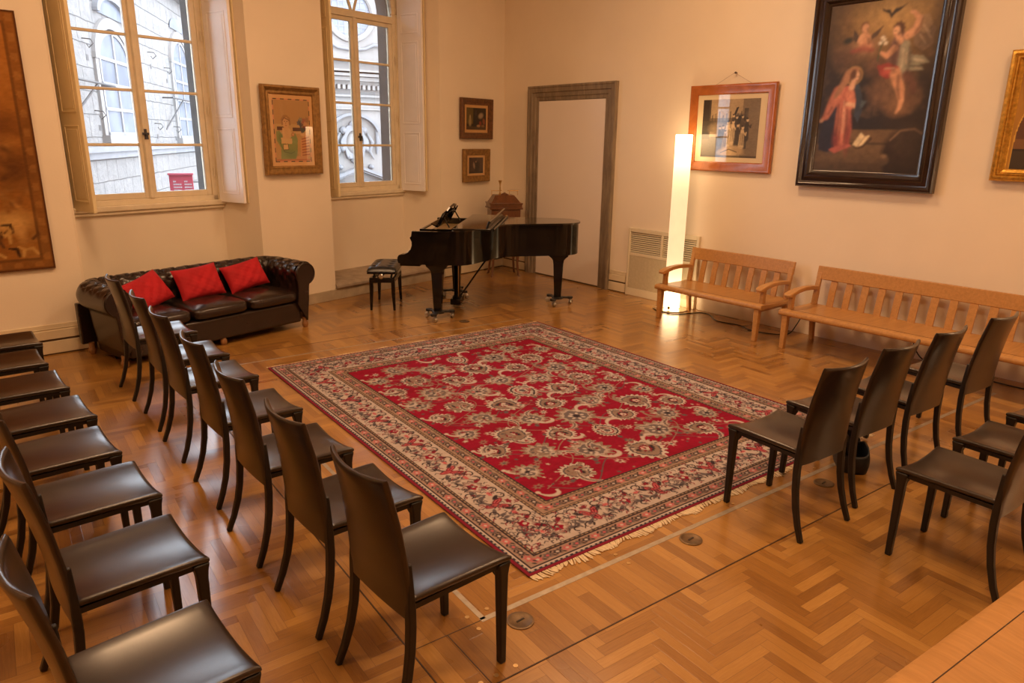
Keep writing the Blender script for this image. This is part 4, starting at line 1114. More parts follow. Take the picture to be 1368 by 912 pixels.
def cable(name, pts, label, r=.0055):
    # smooth the polyline
    P = [Vector(p) for p in pts]; q = []
    for i in range(len(P)-1):
        a, b, c, d = P[max(i-1, 0)], P[i], P[i+1], P[min(i+2, len(P)-1)]
        for t in np.linspace(0, 1, 9)[:-1]:
            q.append(.5*((2*b)+(c-a)*t+(2*a-5*b+4*c-d)*t*t+(3*b-a-3*c+d)*t**3))
    q.append(P[-1]); o = ob(name, MB().tube(q, r, 8), M['cable'], None, smooth=180); tag(o, label, 'cable'); return o
z = .0065
c1 = cable('power_cable', [(6.66, 5.36, z), (6.60, 5.22, z), (6.62, 5.02, z), (6.80, 4.93, z), (6.93, 4.88, z), (6.94, 4.75, z), (6.76, 4.52, z), (6.79, 4.25, z), (6.70, 4.05, z), (6.74, 3.85, z), (6.88, 3.72, z), (6.96, 3.68, .10), (7.02, 3.655, .22), (7.03, 3.65, .25)], 'black lamp cable trailing over the floor under the short bench')
so = thing('wall_socket', 'wall socket with a black plug in the gap between the two benches', 'socket', (XW-.023, 3.64, .255), 0)
ob('plate', MB().box(-.010, .0, -.06, .06, -.04, .04), M['skirt'], so, bevel=.004)
ob('plug', MB().box(-.05, -.010, -.03, .03, -.022, .022), M['rubber'], so, bevel=.008)
cable('power_cable', [(7.03, 2.55, .25), (7.0, 2.53, .16), (6.97, 2.44, .05), (6.96, 2.30, z), (6.9, 2.05, z), (6.86, 1.6, z), (6.9, .9, z)], 'thin black cable hanging to the floor behind the long bench')

# ------------------------------------------------------------------ pictures
def picture(name, label, cat, loc, rotz, w, h, prof, fmat, layers, tilt=0, group=None):
    """layers: [(part name, canvas, inset, y, material)]; local x to the viewer's right, z up, -y into the room"""
    root = thing(name, label, cat, loc, rotz, group); root.rotation_euler = (tilt, 0, rotz)
    ob('frame', MB().frame(0, w, 0, h, prof), fmat, root, smooth=30)
    ob('backing', MB().box(.03, w-.03, -.008, -.002, .03, h-.03), M['darkgilt'], root)
    for (pn, cv, ins, y, mt) in layers:
        canvas_obj(pn, cv, mt, Matrix(((1,0,0,ins),(0,0,-1,y),(0,1,0,ins),(0,0,0,1))), root)
    return root
def blob_figure(cv, pts, c, wd): cv.stroke(pts, wd, c, 1, .3)
def annunciation():
    W, H = 1.0, 1.52
    cv = Canvas(W, H, .0065, (46, 32, 24)); n = cv.fnoise(.35, .35, 4, 11)
    cv.blend(np.clip((n-.45)*2, 0, 1)*.5, (84, 60, 40))
    # golden sky glow around the dove, dark blue-brown centre
    cv.ell(.57, 1.42, .42, .34, (150, 112, 52), 0, .9, .95); cv.ell(.58, 1.43, .22, .16, (206, 166, 92), 0, .9, .8)
    cv.ell(.38, .62, .24, .34, (30, 27, 32), 0, .5, .9); cv.ell(.55, .66, .12, .22, (34, 30, 34), 0, .5, .8)
    # clouds
    for (x, y, rx, ry, c, al) in ((.26, 1.12, .17, .10, (112, 80, 56), .9), (.38, 1.14, .13, .08, (136, 98, 70), .8), (.18, 1.03, .1, .08, (92, 64, 46), .8), (.66, .80, .17, .09, (120, 84, 56), .9), (.58, .70, .11, .1, (108, 76, 54), .9), (.76, .62, .13, .09, (140, 98, 62), .9), (.83, .70, .10, .10, (104, 70, 46), .8), (.50, .98, .10, .12, (104, 70, 52), .7)):
        cv.ell(x, y, rx, ry, c, .2, .5, al)
    cv.blend(np.clip((cv.fnoise(.10, .10, 4, 5)-.5)*2.5, 0, 1)*((cv.Y > .5)*.28), (168, 124, 84))
    # rays
    for a in np.linspace(-2.6, -.6, 9): cv.stroke([(.57+.08*math.cos(a), 1.42+.06*math.sin(a)), (.57+.42*math.cos(a), 1.42+.36*math.sin(a))], [.012, .03], (196, 154, 86), .13, .9)
    # dove
    cv.poly([(.47, 1.455), (.52, 1.43), (.555, 1.43), (.57, 1.40), (.60, 1.435), (.65, 1.445), (.71, 1.475), (.65, 1.42), (.605, 1.395), (.57, 1.355), (.545, 1.40), (.50, 1.42)], (52, 40, 34))
    # steps and floor
    cv.rect(0, 1, 0, .255, (100, 76, 50)); cv.rect(0, 1, .255, .275, (44, 31, 22)); cv.rect(.26, 1, .275, .39, (104, 78, 50), .95); cv.rect(0, 1, 0, .09, (70, 50, 34), .7)
    cv.blend((cv.Y < .39)*np.clip(1.0-cv.X*.9, 0, 1)*.3, (140, 110, 70))
    # table draped at lower right
    cv.ell(.86, .14, .20, .26, (48, 32, 22), .25, .12); cv.ell(.90, .30, .16, .13, (62, 44, 30), .3, .3); cv.stroke([(.72, .30), (.80, .385), (.92, .40), (.99, .36)], .008, (130, 100, 72), .7); cv.ell(.68, .115, .05, .045, (98, 76, 52), 0, .25); cv.ell(.68, .155, .03, .018, (130, 104, 74), 0, .3)
    # kneeling woman: mantle, robe, arms, head with halo
    cv.poly([(.03, .20), (.02, .34), (.10, .60), (.17, .74), (.27, .80), (.33, .62), (.27, .40), (.22, .23), (.12, .18)], (40, 40, 62)); cv.ell(.12, .36, .09, .18, (34, 36, 58), .2, .4, .8)
    cv.poly([(.19, .22), (.17, .42), (.17, .60), (.15, .66), (.19, .78), (.27, .80), (.33, .72), (.31, .58), (.34, .40), (.33, .24), (.26, .20)], (182, 88, 72))
    cv.ell(.24, .45, .055, .18, (214, 122, 96), .05, .5, .9); cv.ell(.31, .34, .03, .16, (138, 54, 48), 0, .5, .8); cv.ell(.20, .30, .04, .10, (128, 44, 46), .1, .5, .8)
    cv.stroke([(.17, .74), (.12, .64), (.07, .52), (.035, .49)], [.055, .045, .032, .016], (206, 116, 90), 1, .3); cv.ell(.028, .48, .022, .018, (206, 150, 118), .4, .3)
    cv.stroke([(.28, .72), (.32, .64), (.30, .60)], [.045, .036, .026], (214, 124, 96), 1, .3); cv.stroke([(.27, .63), (.33, .62), (.37, .585)], [.02, .018, .012], (222, 168, 132), 1, .3)
    cv.poly([(.35, .82), (.40, .70), (.42, .56), (.39, .46), (.35, .52), (.35, .66), (.31, .80)], (44, 58, 78)); cv.poly([(.40, .66), (.45, .65), (.42, .60), (.39, .58)], (66, 84, 96))
    cv.ell(.30, .885, .085, .085, (190, 146, 84), 0, .06, .55); cv.ell(.30, .885, .074, .074, (70, 52, 36), 0, .1, .7)
    cv.stroke([(.31, .93), (.25, .90), (.21, .82), (.14, .70)], [.03, .04, .034, .02], (168, 116, 82), .95, .4); cv.ell(.315, .87, .036, .052, (222, 172, 136), -.35, .2); cv.ell(.292, .895, .03, .05, (98, 60, 36), -.2, .25)
    cv.stroke([(.31, .872), (.322, .868)], .004, (90, 54, 40)); cv.stroke([(.335, .874), (.345, .872)], .004, (90, 54, 40)); cv.stroke([(.325, .842), (.338, .843)], .004, (160, 70, 60)); cv.stroke([(.30, .82), (.29, .78)], [.022, .028], (214, 160, 126), 1, .3)
    cv.poly([(.13, .205), (.24, .25), (.34, .26), (.36, .24), (.28, .21), (.20, .17)], (176, 84, 76))
    # open book
    cv.poly([(.37, .255), (.44, .37), (.48, .33), (.53, .345), (.47, .255), (.42, .235)], (222, 202, 158)); cv.poly([(.37, .25), (.42, .23), (.48, .255), (.54, .33), (.55, .31), (.47, .225), (.41, .215)], (64, 44, 28)); cv.stroke([(.48, .33), (.42, .24)], .004, (150, 120, 86))
    # flying angel: wings, torso, drapery, legs, raised arm
    cv.poly([(.78, 1.24), (.90, 1.30), (.97, 1.24), (.96, 1.10), (.88, 1.06), (.80, 1.12)], (120, 94, 70)); cv.poly([(.80, 1.26), (.84, 1.36), (.90, 1.36), (.94, 1.28), (.88, 1.20)], (160, 128, 92), .8)
    cv.stroke([(.68, 1.18), (.66, 1.05), (.68, .92)], [.06, .085, .08], (112, 78, 72), 1, .25); cv.stroke([(.73, 1.12), (.74, 1.0), (.74, .88)], [.04, .055, .06], (150, 146, 124), 1, .3)
    cv.poly([(.76, 1.04), (.90, 1.02), (.96, .96), (.88, .95), (.92, .90), (.80, .90), (.74, .94)], (140, 138, 116)); cv.stroke([(.80, 1.0), (.90, .98)], .012, (178, 174, 150), .8); cv.stroke([(.80, .94), (.90, .93)], .010, (90, 88, 74), .8)
    cv.poly([(.50, .96), (.60, .98), (.70, .94), (.72, .86), (.60, .84), (.54, .88)], (150, 44, 40)); cv.ell(.62, .91, .07, .03, (188, 70, 58), .2, .5, .8)
    cv.stroke([(.68, .88), (.74, .74), (.765, .64)], [.05, .04, .024], (204, 142, 100), 1, .25); cv.stroke([(.765, .65), (.755, .58), (.735, .545)], [.022, .018, .012], (210, 150, 108), 1, .25); cv.stroke([(.78, .86), (.84, .78), (.86, .72)], [.045, .035, .022], (108, 66, 48), .9, .3)
    cv.stroke([(.74, 1.20), (.80, 1.24), (.82, 1.33), (.77, 1.385)], [.036, .034, .028, .016], (206, 148, 108), 1, .25); cv.ell(.752, 1.392, .020, .016, (212, 156, 116), 0, .3)
    cv.ell(.655, 1.265, .052, .058, (92, 56, 32), 0, .15, 1, .08, 9); cv.ell(.640, 1.240, .034, .046, (218, 166, 126), .25, .2); cv.stroke([(.617, 1.246), (.627, 1.247)], .004, (80, 46, 34)); cv.stroke([(.622, 1.214), (.634, 1.212)], .004, (160, 72, 60)); cv.stroke([(.66, 1.20), (.68, 1.16)], [.024, .03], (206, 150, 112), 1, .3)
    cv.stroke([(.64, 1.10), (.58, 1.04), (.52, 1.07)], [.03, .024, .014], (200, 142, 104), 1, .3); cv.stroke([(.50, 1.0), (.51, 1.10), (.53, 1.17)], .006, (70, 84, 50))
    for x, y in ((.505, 1.155), (.535, 1.18), (.555, 1.15), (.52, 1.20)): cv.ell(x, y, .018, .014, (226, 216, 196), .4, .3, 1, .25, 5)
    # cherub on the cloud
    cv.ell(.345, 1.305, .040, .046, (120, 76, 44), 0, .2); cv.ell(.350, 1.295, .032, .038, (214, 158, 118), 0, .2); cv.ell(.36, 1.205, .05, .055, (206, 148, 108), .2, .25); cv.ell(.37, 1.145, .07, .035, (196, 134, 98), -.2, .3)
    cv.stroke([(.33, 1.23), (.29, 1.19), (.33, 1.17)], [.02, .018, .012], (212, 156, 116), 1, .3); cv.poly([(.30, 1.23), (.24, 1.30), (.25, 1.20), (.28, 1.17)], (72, 54, 42)); cv.poly([(.41, 1.23), (.52, 1.31), (.47, 1.22), (.42, 1.19)], (82, 62, 46)); cv.stroke([(.25, 1.10), (.36, 1.12), (.44, 1.10)], [.02, .03, .02], (150, 64, 54), .6, .5)
    cv.ell(.20, 1.20, .05, .03, (38, 40, 32), .3, .3, .8)
    # dark corners of the old painting, folds and shaded sides of the figures
    for (pts, wd) in (([(.655, 1.14), (.64, 1.0), (.66, .90)], [.02, .03, .02]), ([(.77, 1.10), (.79, 1.0), (.78, .90)], [.012, .02, .014]), ([(.71, .86), (.715, .76), (.745, .66)], [.014, .014, .008]), ([(.80, 1.21), (.835, 1.27), (.845, 1.33)], [.010, .012, .008]), ([(.66, 1.22), (.675, 1.25), (.67, 1.28)], [.010, .014, .010]), ([(.185, .62), (.20, .48), (.19, .34)], [.010, .016, .010]), ([(.275, .58), (.285, .44), (.28, .28)], [.008, .012, .008]), ([(.22, .60), (.225, .45), (.23, .3)], [.005, .008, .005]), ([(.12, .60), (.09, .54)], [.012, .008]), ([(.39, 1.20), (.40, 1.16)], [.014, .012]), ([(.37, 1.29), (.372, 1.27)], [.010, .008])):
        cv.stroke(pts, wd, (60, 30, 22), .55, .8)
    for (pts, wd) in (([(.72, 1.09), (.725, 1.0), (.72, .92)], [.006, .008, .005]), ([(.75, 1.05), (.76, .96)], [.006, .006]), ([(.235, .66), (.25, .52), (.255, .36)], [.006, .010, .006]), ([(.58, .93), (.66, .93)], [.008, .006]), ([(.84, .99), (.92, .97)], [.006, .004]), ([(.84, .925), (.90, .915)], [.005, .004]), ([(.86, 1.27), (.92, 1.21)], [.006, .004]), ([(.88, 1.24), (.94, 1.16)], [.005, .004]), ([(.84, 1.20), (.90, 1.12)], [.005, .004])):
        cv.stroke(pts, wd, (206, 176, 146), .5, .8)
    cv.blur(2); ed = np.minimum(np.minimum(cv.X, W-cv.X)/.22, np.minimum(cv.Y, H-cv.Y)/.22); cv.modulate(np.clip(ed, 0, 1), .55, 1.0)
    cv.modulate(cv.fnoise(.05, .05, 4, 6), .66, 1.24); lum = cv.a.mean(2, keepdims=True); cv.a = (cv.a*.80+lum*.20*np.array([1.05, .95, .8]))*1.12
    return cv
fw = .165
prof = [(0, 0), (0, -.055), (.012, -.072), (.03, -.075), (.042, -.062), (.06, -.055), (.085, -.060), (.10, -.072), (.118, -.074), (.13, -.060), (.14, -.045), (.158, -.038), (.166, -.030), (.166, 0)]
pw, ph = 1.31, 1.83
cv = annunciation(); k = (pw-2*.16)/cv.w; cv2 = cv
def fit(cv, w, h):
    cv.X *= w/cv.w; cv.Y *= h/cv.h; cv.w, cv.h = w, h; return cv
picture('framed_oil_painting', 'large old oil painting of a kneeling woman and angel in black frame', 'painting', (XW-.015, 3.905, 1.53), rad(-90), pw, ph, prof, M['blackframe'], [('canvas', fit(cv, pw-.32, ph-.32), .16, -.032, M['oil'])], tilt=.012)
def engraving():
    W, H = .70, .62; cv = Canvas(W, H, .005, (158, 136, 104)); n = cv.fnoise(.3, .2, 4, 2); cv.blend(np.clip(n-.3, 0, 1), (198, 172, 132))
    cv.rect(0, .10, .2, H, (70, 58, 44)); cv.rect(0, .08, .2, H, (48, 40, 32)); cv.rect(.09, .5, .36, .42, (84, 70, 52), .8); cv.rect(0, .34, .28, .39, (62, 52, 40), .85); cv.ell(.21, .31, .12, .07, (140, 120, 90), 0, .3, .8); cv.rect(0, .3, .0, .22, (52, 43, 34), .85)
    for k in range(9): cv.rect(.12+.045*k, .13+.045*k, .38, .45+.02*(k % 3), (72, 60, 46), .8)
    cv.rect(.50, W, .0, H, (96, 82, 66), .7); cv.rect(.52, .57, .1, .52, (54, 46, 38), .8); cv.ell(.62, .46, .07, .05, (120, 104, 82), 0, .4, .7)
    cv.poly([(.37, .40), (.42, .53), (.45, .54), (.41, .42)], (44, 36, 28)); cv.ell(.46, .40, .08, .06, (50, 42, 34), .3, .3)
    for (x, y, s, c) in ((.43, .34, .85, (58, 48, 38)), (.50, .35, .8, (88, 74, 56)), (.39, .36, .8, (70, 58, 46)), (.56, .30, .95, (60, 50, 40)), (.27, .22, 1, (84, 70, 54)), (.33, .25, 1.15, (226, 204, 162)), (.39, .27, 1.05, (206, 182, 142)), (.45, .24, 1, (66, 54, 42)), (.51, .22, .95, (190, 166, 128)), (.23, .23, .85, (62, 50, 40)), (.30, .19, .8, (150, 128, 98))):
        cv.stroke([(x, y+.07*s), (x, y), (x-.005, y-.10*s)], [.020*s, .027*s, .036*s], c, 1, .25); cv.ell(x+.004, y+.105*s, .016*s, .02*s, (204, 178, 138), 0, .2); cv.ell(x, y+.12*s, .016*s, .010*s, (58, 46, 36), 0, .3)
        cv.stroke([(x+.012*s, y+.06*s), (x+.045*s, y+.02*s), (x+.05*s, y+.05*s)], .008*s, c, .9, .3)
        for q in (-.012, .004, .016): cv.stroke([(x+q*s, y+.04*s), (x+q*s*1.2, y-.09*s)], .0035, (64, 52, 40), .6)
    cv.ell(.36, .065, .13, .050, (206, 180, 138), .15, .3); cv.ell(.46, .08, .08, .04, (176, 150, 112), -.3, .4); cv.stroke([(.26, .05), (.36, .09), (.46, .06)], .005, (80, 66, 50), .7); cv.rect(0, W, 0, .02, (50, 42, 33), .7)
    cv.modulate(cv.fnoise(.02, .01, 2, 8), .8, 1.15); return cv
def passe(w, h, c=(214, 196, 160)):
    cv = Canvas(w, h, .03, c); return cv
pw, ph = 1.085, .925
prof = [(0, 0), (0, -.026), (.012, -.034), (.02, -.034), (.03, -.030), (.09, -.028), (.1, -.024), (.105, -.012), (.105, 0)]
eng = fit(engraving(), .72, .615)
t = picture('framed_engraving', 'brown engraving of a crowd in a reddish wooden frame beside the lamp', 'picture', (XW-.012, 5.315, 1.632), rad(-90), pw, ph, prof, M['printframe'], [('mount', passe(pw-.19, ph-.19), .095, -.012, M['print'])], tilt=.02)
canvas_obj('print', eng, M['print'], Matrix(((1,0,0,.18),(0,0,-1,-.0135),(0,1,0,.155),(0,0,0,1))), t)
wr = MB().tube([(.28, -.008, ph-.02), (pw*.5, .0, ph+.115), (pw-.28, -.008, ph-.02)], .0018, 6)
ob('hanging_wire', wr, M['wire'], t)
nl = ob('picture_nail', MB().lathe([(0, 0), (.004, 0), (.004, .03), (.012, .031), (.011, .036), (0, .037)], 12, (0, 0, 0), Matrix.Rotation(-PI/2, 4, 'Y')), M['nail'], None, smooth=40, loc=(XW, 4.765, 2.672)); tag(nl, 'dark nail in the wall above the brown engraving', 'nail')
def arch_painting():
    W, H = .86, .84; cv = Canvas(W, H, .006, (166, 116, 34)); n = cv.fnoise(.1, .1, 3, 4); cv.modulate(n, .75, 1.2)
    for (x, y) in ((.10, .60), (.15, .66), (.08, .7), (.18, .73), (.76, .6), (.71, .66), (.78, .7)):
        for q in range(5): a = q*1.3+x*9; cv.stroke([(x, y), (x+.03*math.cos(a), y+.03*math.sin(a)), (x+.04*math.cos(a+.7), y+.04*math.sin(a+.7))], .005, (92, 56, 16), .9)
    pts = [(.03, 0), (.03, .22)]+[(W/2-(W/2-.03)*math.cos(t), .22+.50*math.sin(t)) for t in np.linspace(0, PI, 30)]+[(W-.03, 0)]
    cv.poly([(W/2+(x-W/2)*1.02, y*1.02) for x, y in pts], (206, 160, 66)); cv.poly(pts, (92, 56, 34))
    def inside(f): 
        b = cv.a.copy(); f(); m = np.zeros(cv.X.shape); tmp = cv.a.copy(); cv.a[:] = 0; cv.poly(pts, (255, 255, 255)); m = cv.a[..., 0] > .5; cv.a = np.where(m[..., None], tmp, b)
    def f():
        cv.rect(0, W, .16, .24, (120, 82, 46)); cv.rect(0, W, 0, .15, (60, 48, 34)); cv.rect(0, W, .145, .165, (44, 32, 22))
        cv.ell(.45, .40, .12, .16, (124, 44, 36), 0, .3); cv.ell(.45, .55, .05, .06, (196, 140, 100), 0, .2); cv.ell(.62, .30, .08, .12, (50, 60, 80), 0, .3); cv.stroke([(.15, .03), (.4, .035)], .006, (150, 120, 80))
    inside(f); return cv
prof = [(0, 0), (0, -.045), (.012, -.058), (.03, -.062), (.045, -.05), (.052, -.058), (.062, -.058), (.07, -.042), (.09, -.034), (.1, -.022), (.1, 0)]
picture('gilt_framed_painting', 'arched painting in a bright gilded frame cut by the right picture edge', 'painting', (XW-.01, 2.175, 1.67), rad(-90), 1.05, 1.025, prof, M['goldframe'], [('canvas', fit(arch_painting(), .86, .835), .095, -.024, M['oil'])], tilt=.01)
def lady():
    W, H = .47, .66; cv = Canvas(W, H, .004, (178, 138, 84)); cv.rect(0, W, .40, H, (172, 130, 78)); cv.rect(0, W, .33, .40, (182, 146, 92))
    cv.rect(.03, .14, .335, .375, (84, 52, 34)); cv.rect(.24, .36, .325, .365, (84, 52, 36)); cv.stroke([(.05, .30), (.45, .315)], .012, (190, 154, 104))
    cv.poly([(.02, .32), (.06, .33), (.10, .27), (.16, .25), (.24, .27), (.27, .31), (.30, .24), (.29, .10), (.26, .02), (.06, .02), (.07, .14), (.02, .22)], (126, 134, 78)); cv.ell(.08, .25, .04, .05, (104, 120, 72), .3, .4); cv.ell(.20, .07, .08, .04, (108, 122, 70), 0, .4)
    cv.poly([(.08, .19), (.22, .185), (.225, .245), (.075, .255)], (200, 162, 108)); cv.stroke([(.12, .335), (.13, .27), (.19, .265), (.19, .33)], .02, (200, 160, 110)); cv.rect(.10, .19, .245, .36, (198, 156, 106), .9)
    cv.ell(.150, .42, .050, .066, (196, 152, 102), 0, .06); cv.stroke([(.103, .40), (.098, .45), (.125, .485), (.165, .487), (.20, .46), (.204, .40)], .012, (150, 108, 62)); cv.stroke([(.108, .44), (.13, .47), (.17, .455), (.20, .44)], .006, (120, 80, 44)); cv.stroke([(.128, .43), (.14, .43)], .003, (90, 60, 36)); cv.stroke([(.162, .43), (.174, .43)], .003, (90, 60, 36)); cv.stroke([(.143, .385), (.16, .385)], .003, (150, 70, 50)); cv.stroke([(.152, .42), (.149, .402)], .0025, (140, 96, 60))
    cv.poly([(.10, .12), (.17, .125), (.165, .185), (.10, .18)], (206, 170, 116)); cv.stroke([(.10, .12), (.17, .125), (.165, .185), (.10, .18), (.10, .12)], .0035, (92, 70, 40)); cv.stroke([(.06, .20), (.11, .10), (.20, .08), (.25, .10)], .004, (86, 96, 54)); cv.ell(.24, .29, .022, .024, (160, 110, 66), 0, .1); cv.ell(.24, .29, .012, .013, (196, 150, 98), 0, .1)
    # vase with flowers, striped chair
    for k, (x, y, c) in enumerate(((.36, .40, (98, 70, 62)), (.39, .44, (150, 90, 70)), (.42, .40, (180, 130, 90)), (.40, .36, (112, 50, 40)), (.35, .45, (130, 120, 100)), (.44, .45, (146, 104, 70)), (.38, .34, (60, 70, 60)), (.33, .42, (84, 80, 84)))): cv.ell(x, y, .030, .026, c, k, .2, 1, .18, 6)
    cv.stroke([(.34, .42), (.37, .30)], .01, (60, 62, 70)); cv.ell(.40, .29, .06, .02, (200, 158, 110), 0, .2)
    cv.poly([(.34, .23), (.42, .29), (.46, .26), (.455, .05), (.33, .03)], (196, 140, 90))
    for k in range(7): cv.stroke([(.36, .06+.03*k), (.455, .07+.032*k)], .008, (150, 84, 46), .8)
    cv.rect(.28, .43, .01, .05, (188, 134, 88)); cv.rect(0, W, 0, .018, (176, 110, 70))
    return cv
def lady_sheet():
    W, H = .58, .78; cv = Canvas(W, H, .005, (206, 160, 104))
    b = .048
    for side in range(4):
        Ln = (W if side % 2 == 0 else H); k = 0; t = b
        while t < Ln-b:
            e = min(Ln-b, t+(.052 if k % 2 == 0 else .05)); c = (40, 22, 18) if k % 2 == 0 else (196, 118, 86)
            if side == 0: cv.rect(t, e, b, b+.010, c)
            if side == 2: cv.rect(t, e, H-b-.010, H-b, c)
            if side == 1: cv.rect(W-b-.010, W-b, t, e, c)
            if side == 3: cv.rect(b, b+.010, t, e, c)
            t = e; k += 1
    return cv
prof = [(0, 0), (0, -.04), (.008, -.052), (.025, -.055), (.04, -.042), (.06, -.030), (.078, -.034), (.088, -.03), (.095, -.016), (.095, 0)]
p = SD(-.868, -.012, 1.535)
t = picture('framed_print', 'coloured picture of a woman in green, framed between the two windows', 'picture', p, WA, .748, .945, prof, M['oldgold'], [('mount', fit(lady_sheet(), .57, .765), .09, -.016, M['print'])], tilt=.012)
canvas_obj('coloured_print', fit(lady(), .452, .645), M['print'], Matrix(((1,0,0,.149),(0,0,-1,-.0175),(0,1,0,.150),(0,0,0,1))), t)
def still_life(seed):
    W, H = .44, .34; cv = Canvas(W, H, .004, (46, 34, 22)); rg = random.Random(seed)
    if seed == 1:
        cv.rect(0, .15, .09, H, (92, 76, 36)); cv.ell(.08, .12, .03, .07, (146, 128, 84), 0, .4); cv.ell(.08, .20, .015, .03, (160, 140, 96), 0, .4); cv.ell(.20, .16, .045, .12, (40, 36, 32), 0, .3); cv.ell(.21, .26, .025, .05, (56, 50, 44), 0, .3)
        cv.ell(.32, .22, .055, .04, (150, 134, 108), .4, .4); cv.ell(.31, .10, .028, .035, (120, 48, 32), 0, .3); cv.ell(.39, .13, .03, .05, (128, 70, 44), .2, .3); cv.rect(0, W, 0, .05, (74, 56, 34)); cv.ell(.27, .06, .04, .02, (150, 120, 80), 0, .3); cv.ell(.37, .06, .04, .02, (120, 90, 54), 0, .3)
    return cv
def small_print():
    W, H = .31, .26; cv = Canvas(W, H, .004, (78, 60, 52)); n = cv.fnoise(.08, .08, 4, 3); cv.modulate(n, .6, 1.3); cv.ell(.17, .11, .06, .12, (52, 40, 36), 0, .3); cv.ell(.18, .22, .025, .03, (84, 64, 54), 0, .3); cv.ell(.11, .13, .02, .05, (150, 128, 104), .2, .4); cv.ell(.15, .19, .012, .015, (150, 120, 94), 0, .3); cv.rect(0, W, 0, .03, (54, 42, 38)); return cv
prof = [(0, 0), (0, -.045), (.01, -.055), (.03, -.05), (.05, -.035), (.07, -.030), (.085, -.026), (.09, -.015), (.09, 0)]
t = picture('small_framed_picture', 'small dark still life in a brown frame above another small picture', 'picture', SD(2.30, -.01, 1.945), WA, .69, .56, prof, M['darkgilt'], [('mount', passe(.52, .39, (196, 152, 96)), .085, -.015, M['print'])], tilt=.015)
canvas_obj('picture_sheet', fit(still_life(1), .43, .30), M['oil'], Matrix(((1,0,0,.13),(0,0,-1,-.0165),(0,1,0,.13),(0,0,0,1))), t)
t = picture('small_framed_picture', 'small dark print in a gilt frame below the still life', 'picture', SD(2.352, -.01, 1.34), WA, .575, .468, prof, M['oldgold'], [('mount', passe(.405, .298, (206, 164, 110)), .085, -.015, M['print'])], tilt=.015)
canvas_obj('picture_sheet', fit(small_print(), .315, .225), M['print'], Matrix(((1,0,0,.130),(0,0,-1,-.0165),(0,1,0,.121),(0,0,0,1))), t)

# ------------------------------------------------------------------ tapestry
def tapestry():
    W, H = 2.7, 2.11; cv = Canvas(W, H, .011, (150, 84, 26)); n = cv.fnoise(.5, .4, 5, 21); n2 = cv.fnoise(.12, .10, 4, 8)
    cv.blend(np.clip((n-.42)*3, 0, 1)*.7, (112, 56, 16)); cv.blend(np.clip((n2-.5)*3.5, 0, 1)*.55*(cv.Y < 1.1), (78, 40, 14)); cv.blend(np.clip((n2-.52)*3, 0, 1)*.35, (196, 126, 52))
    cv.blend(np.clip((cv.Y-1.15)*2, 0, 1)*.45, (168, 92, 30))
    for (x, y, rx, ry, c) in ((2.35, 1.20, .30, .10, (100, 50, 16)), (2.2, 1.02, .3, .09, (176, 106, 40)), (2.50, .85, .2, .16, (92, 48, 16)), (2.1, .75, .3, .12, (116, 62, 20)), (2.42, .42, .16, .08, (190, 128, 58)), (2.48, .36, .04, .1, (184, 120, 54)), (2.3, .45, .05, .08, (180, 118, 52)), (1.5, .6, .3, .3, (92, 50, 18)), (1.0, .8, .3, .5, (110, 60, 22))): cv.ell(x, y, rx, ry, c, .15, .5, .75)
    rg = random.Random(3)
    for k in range(46):
        x, y = rg.uniform(1.4, 2.6), rg.uniform(.12, .34); a = rg.uniform(.4, 2.6); cv.stroke([(x, y), (x+.06*math.cos(a), y+.06*math.sin(a)), (x+.11*math.cos(a+.5), y+.09*math.sin(a+.5))], [.012, .016, .005], rg.choice(((58, 30, 12), (176, 116, 50), (88, 48, 18))), .8)
    for k in range(90):
        x, y = rg.uniform(1.4, 2.6), rg.uniform(.5, 1.1); cv.ell(x, y, rg.uniform(.02, .05), rg.uniform(.015, .03), rg.choice(((84, 44, 16), (170, 104, 42), (126, 70, 24))), rg.uniform(0, 3), .4, .6)
    ins = np.minimum(np.minimum(cv.X, W-cv.X), np.minimum(cv.Y, H-cv.Y)); cv.blend((ins < .10)*.55, (112, 62, 22)); cv.blend(((ins > .085)&(ins < .10))*.5, (80, 42, 14)); cv.blend((ins < .014), (84, 42, 14)); cv.blend(((ins > .03)&(ins < .085))*(np.sin(cv.X*42)*np.sin(cv.Y*42) > .2)*.18, (190, 120, 50))
    cv.modulate(cv.fnoise(.03, .012, 2, 2), 1.0, 1.4); cv.a[..., 0] *= .88; cv.a[..., 1] *= 1.22; cv.a[..., 2] *= 1.9
    loc = LD(-.195-2.7, -.03, .79); R = Matrix(((LT.x, 0, -LN.x, loc.x), (LT.y, 0, -LN.y, loc.y), (0, 1, 0, loc.z), (0, 0, 0, 1)))
    o = canvas_obj('wall_tapestry', cv, M['tapestry'], Matrix(((1,0,0,0),(0,0,-1,0),(0,1,0,0),(0,0,0,1))), None, depth=.022)
    o.location = loc; o.rotation_euler = (0, 0, LA); tag(o, 'large golden brown woven tapestry on the left wall', 'tapestry')
tapestry()

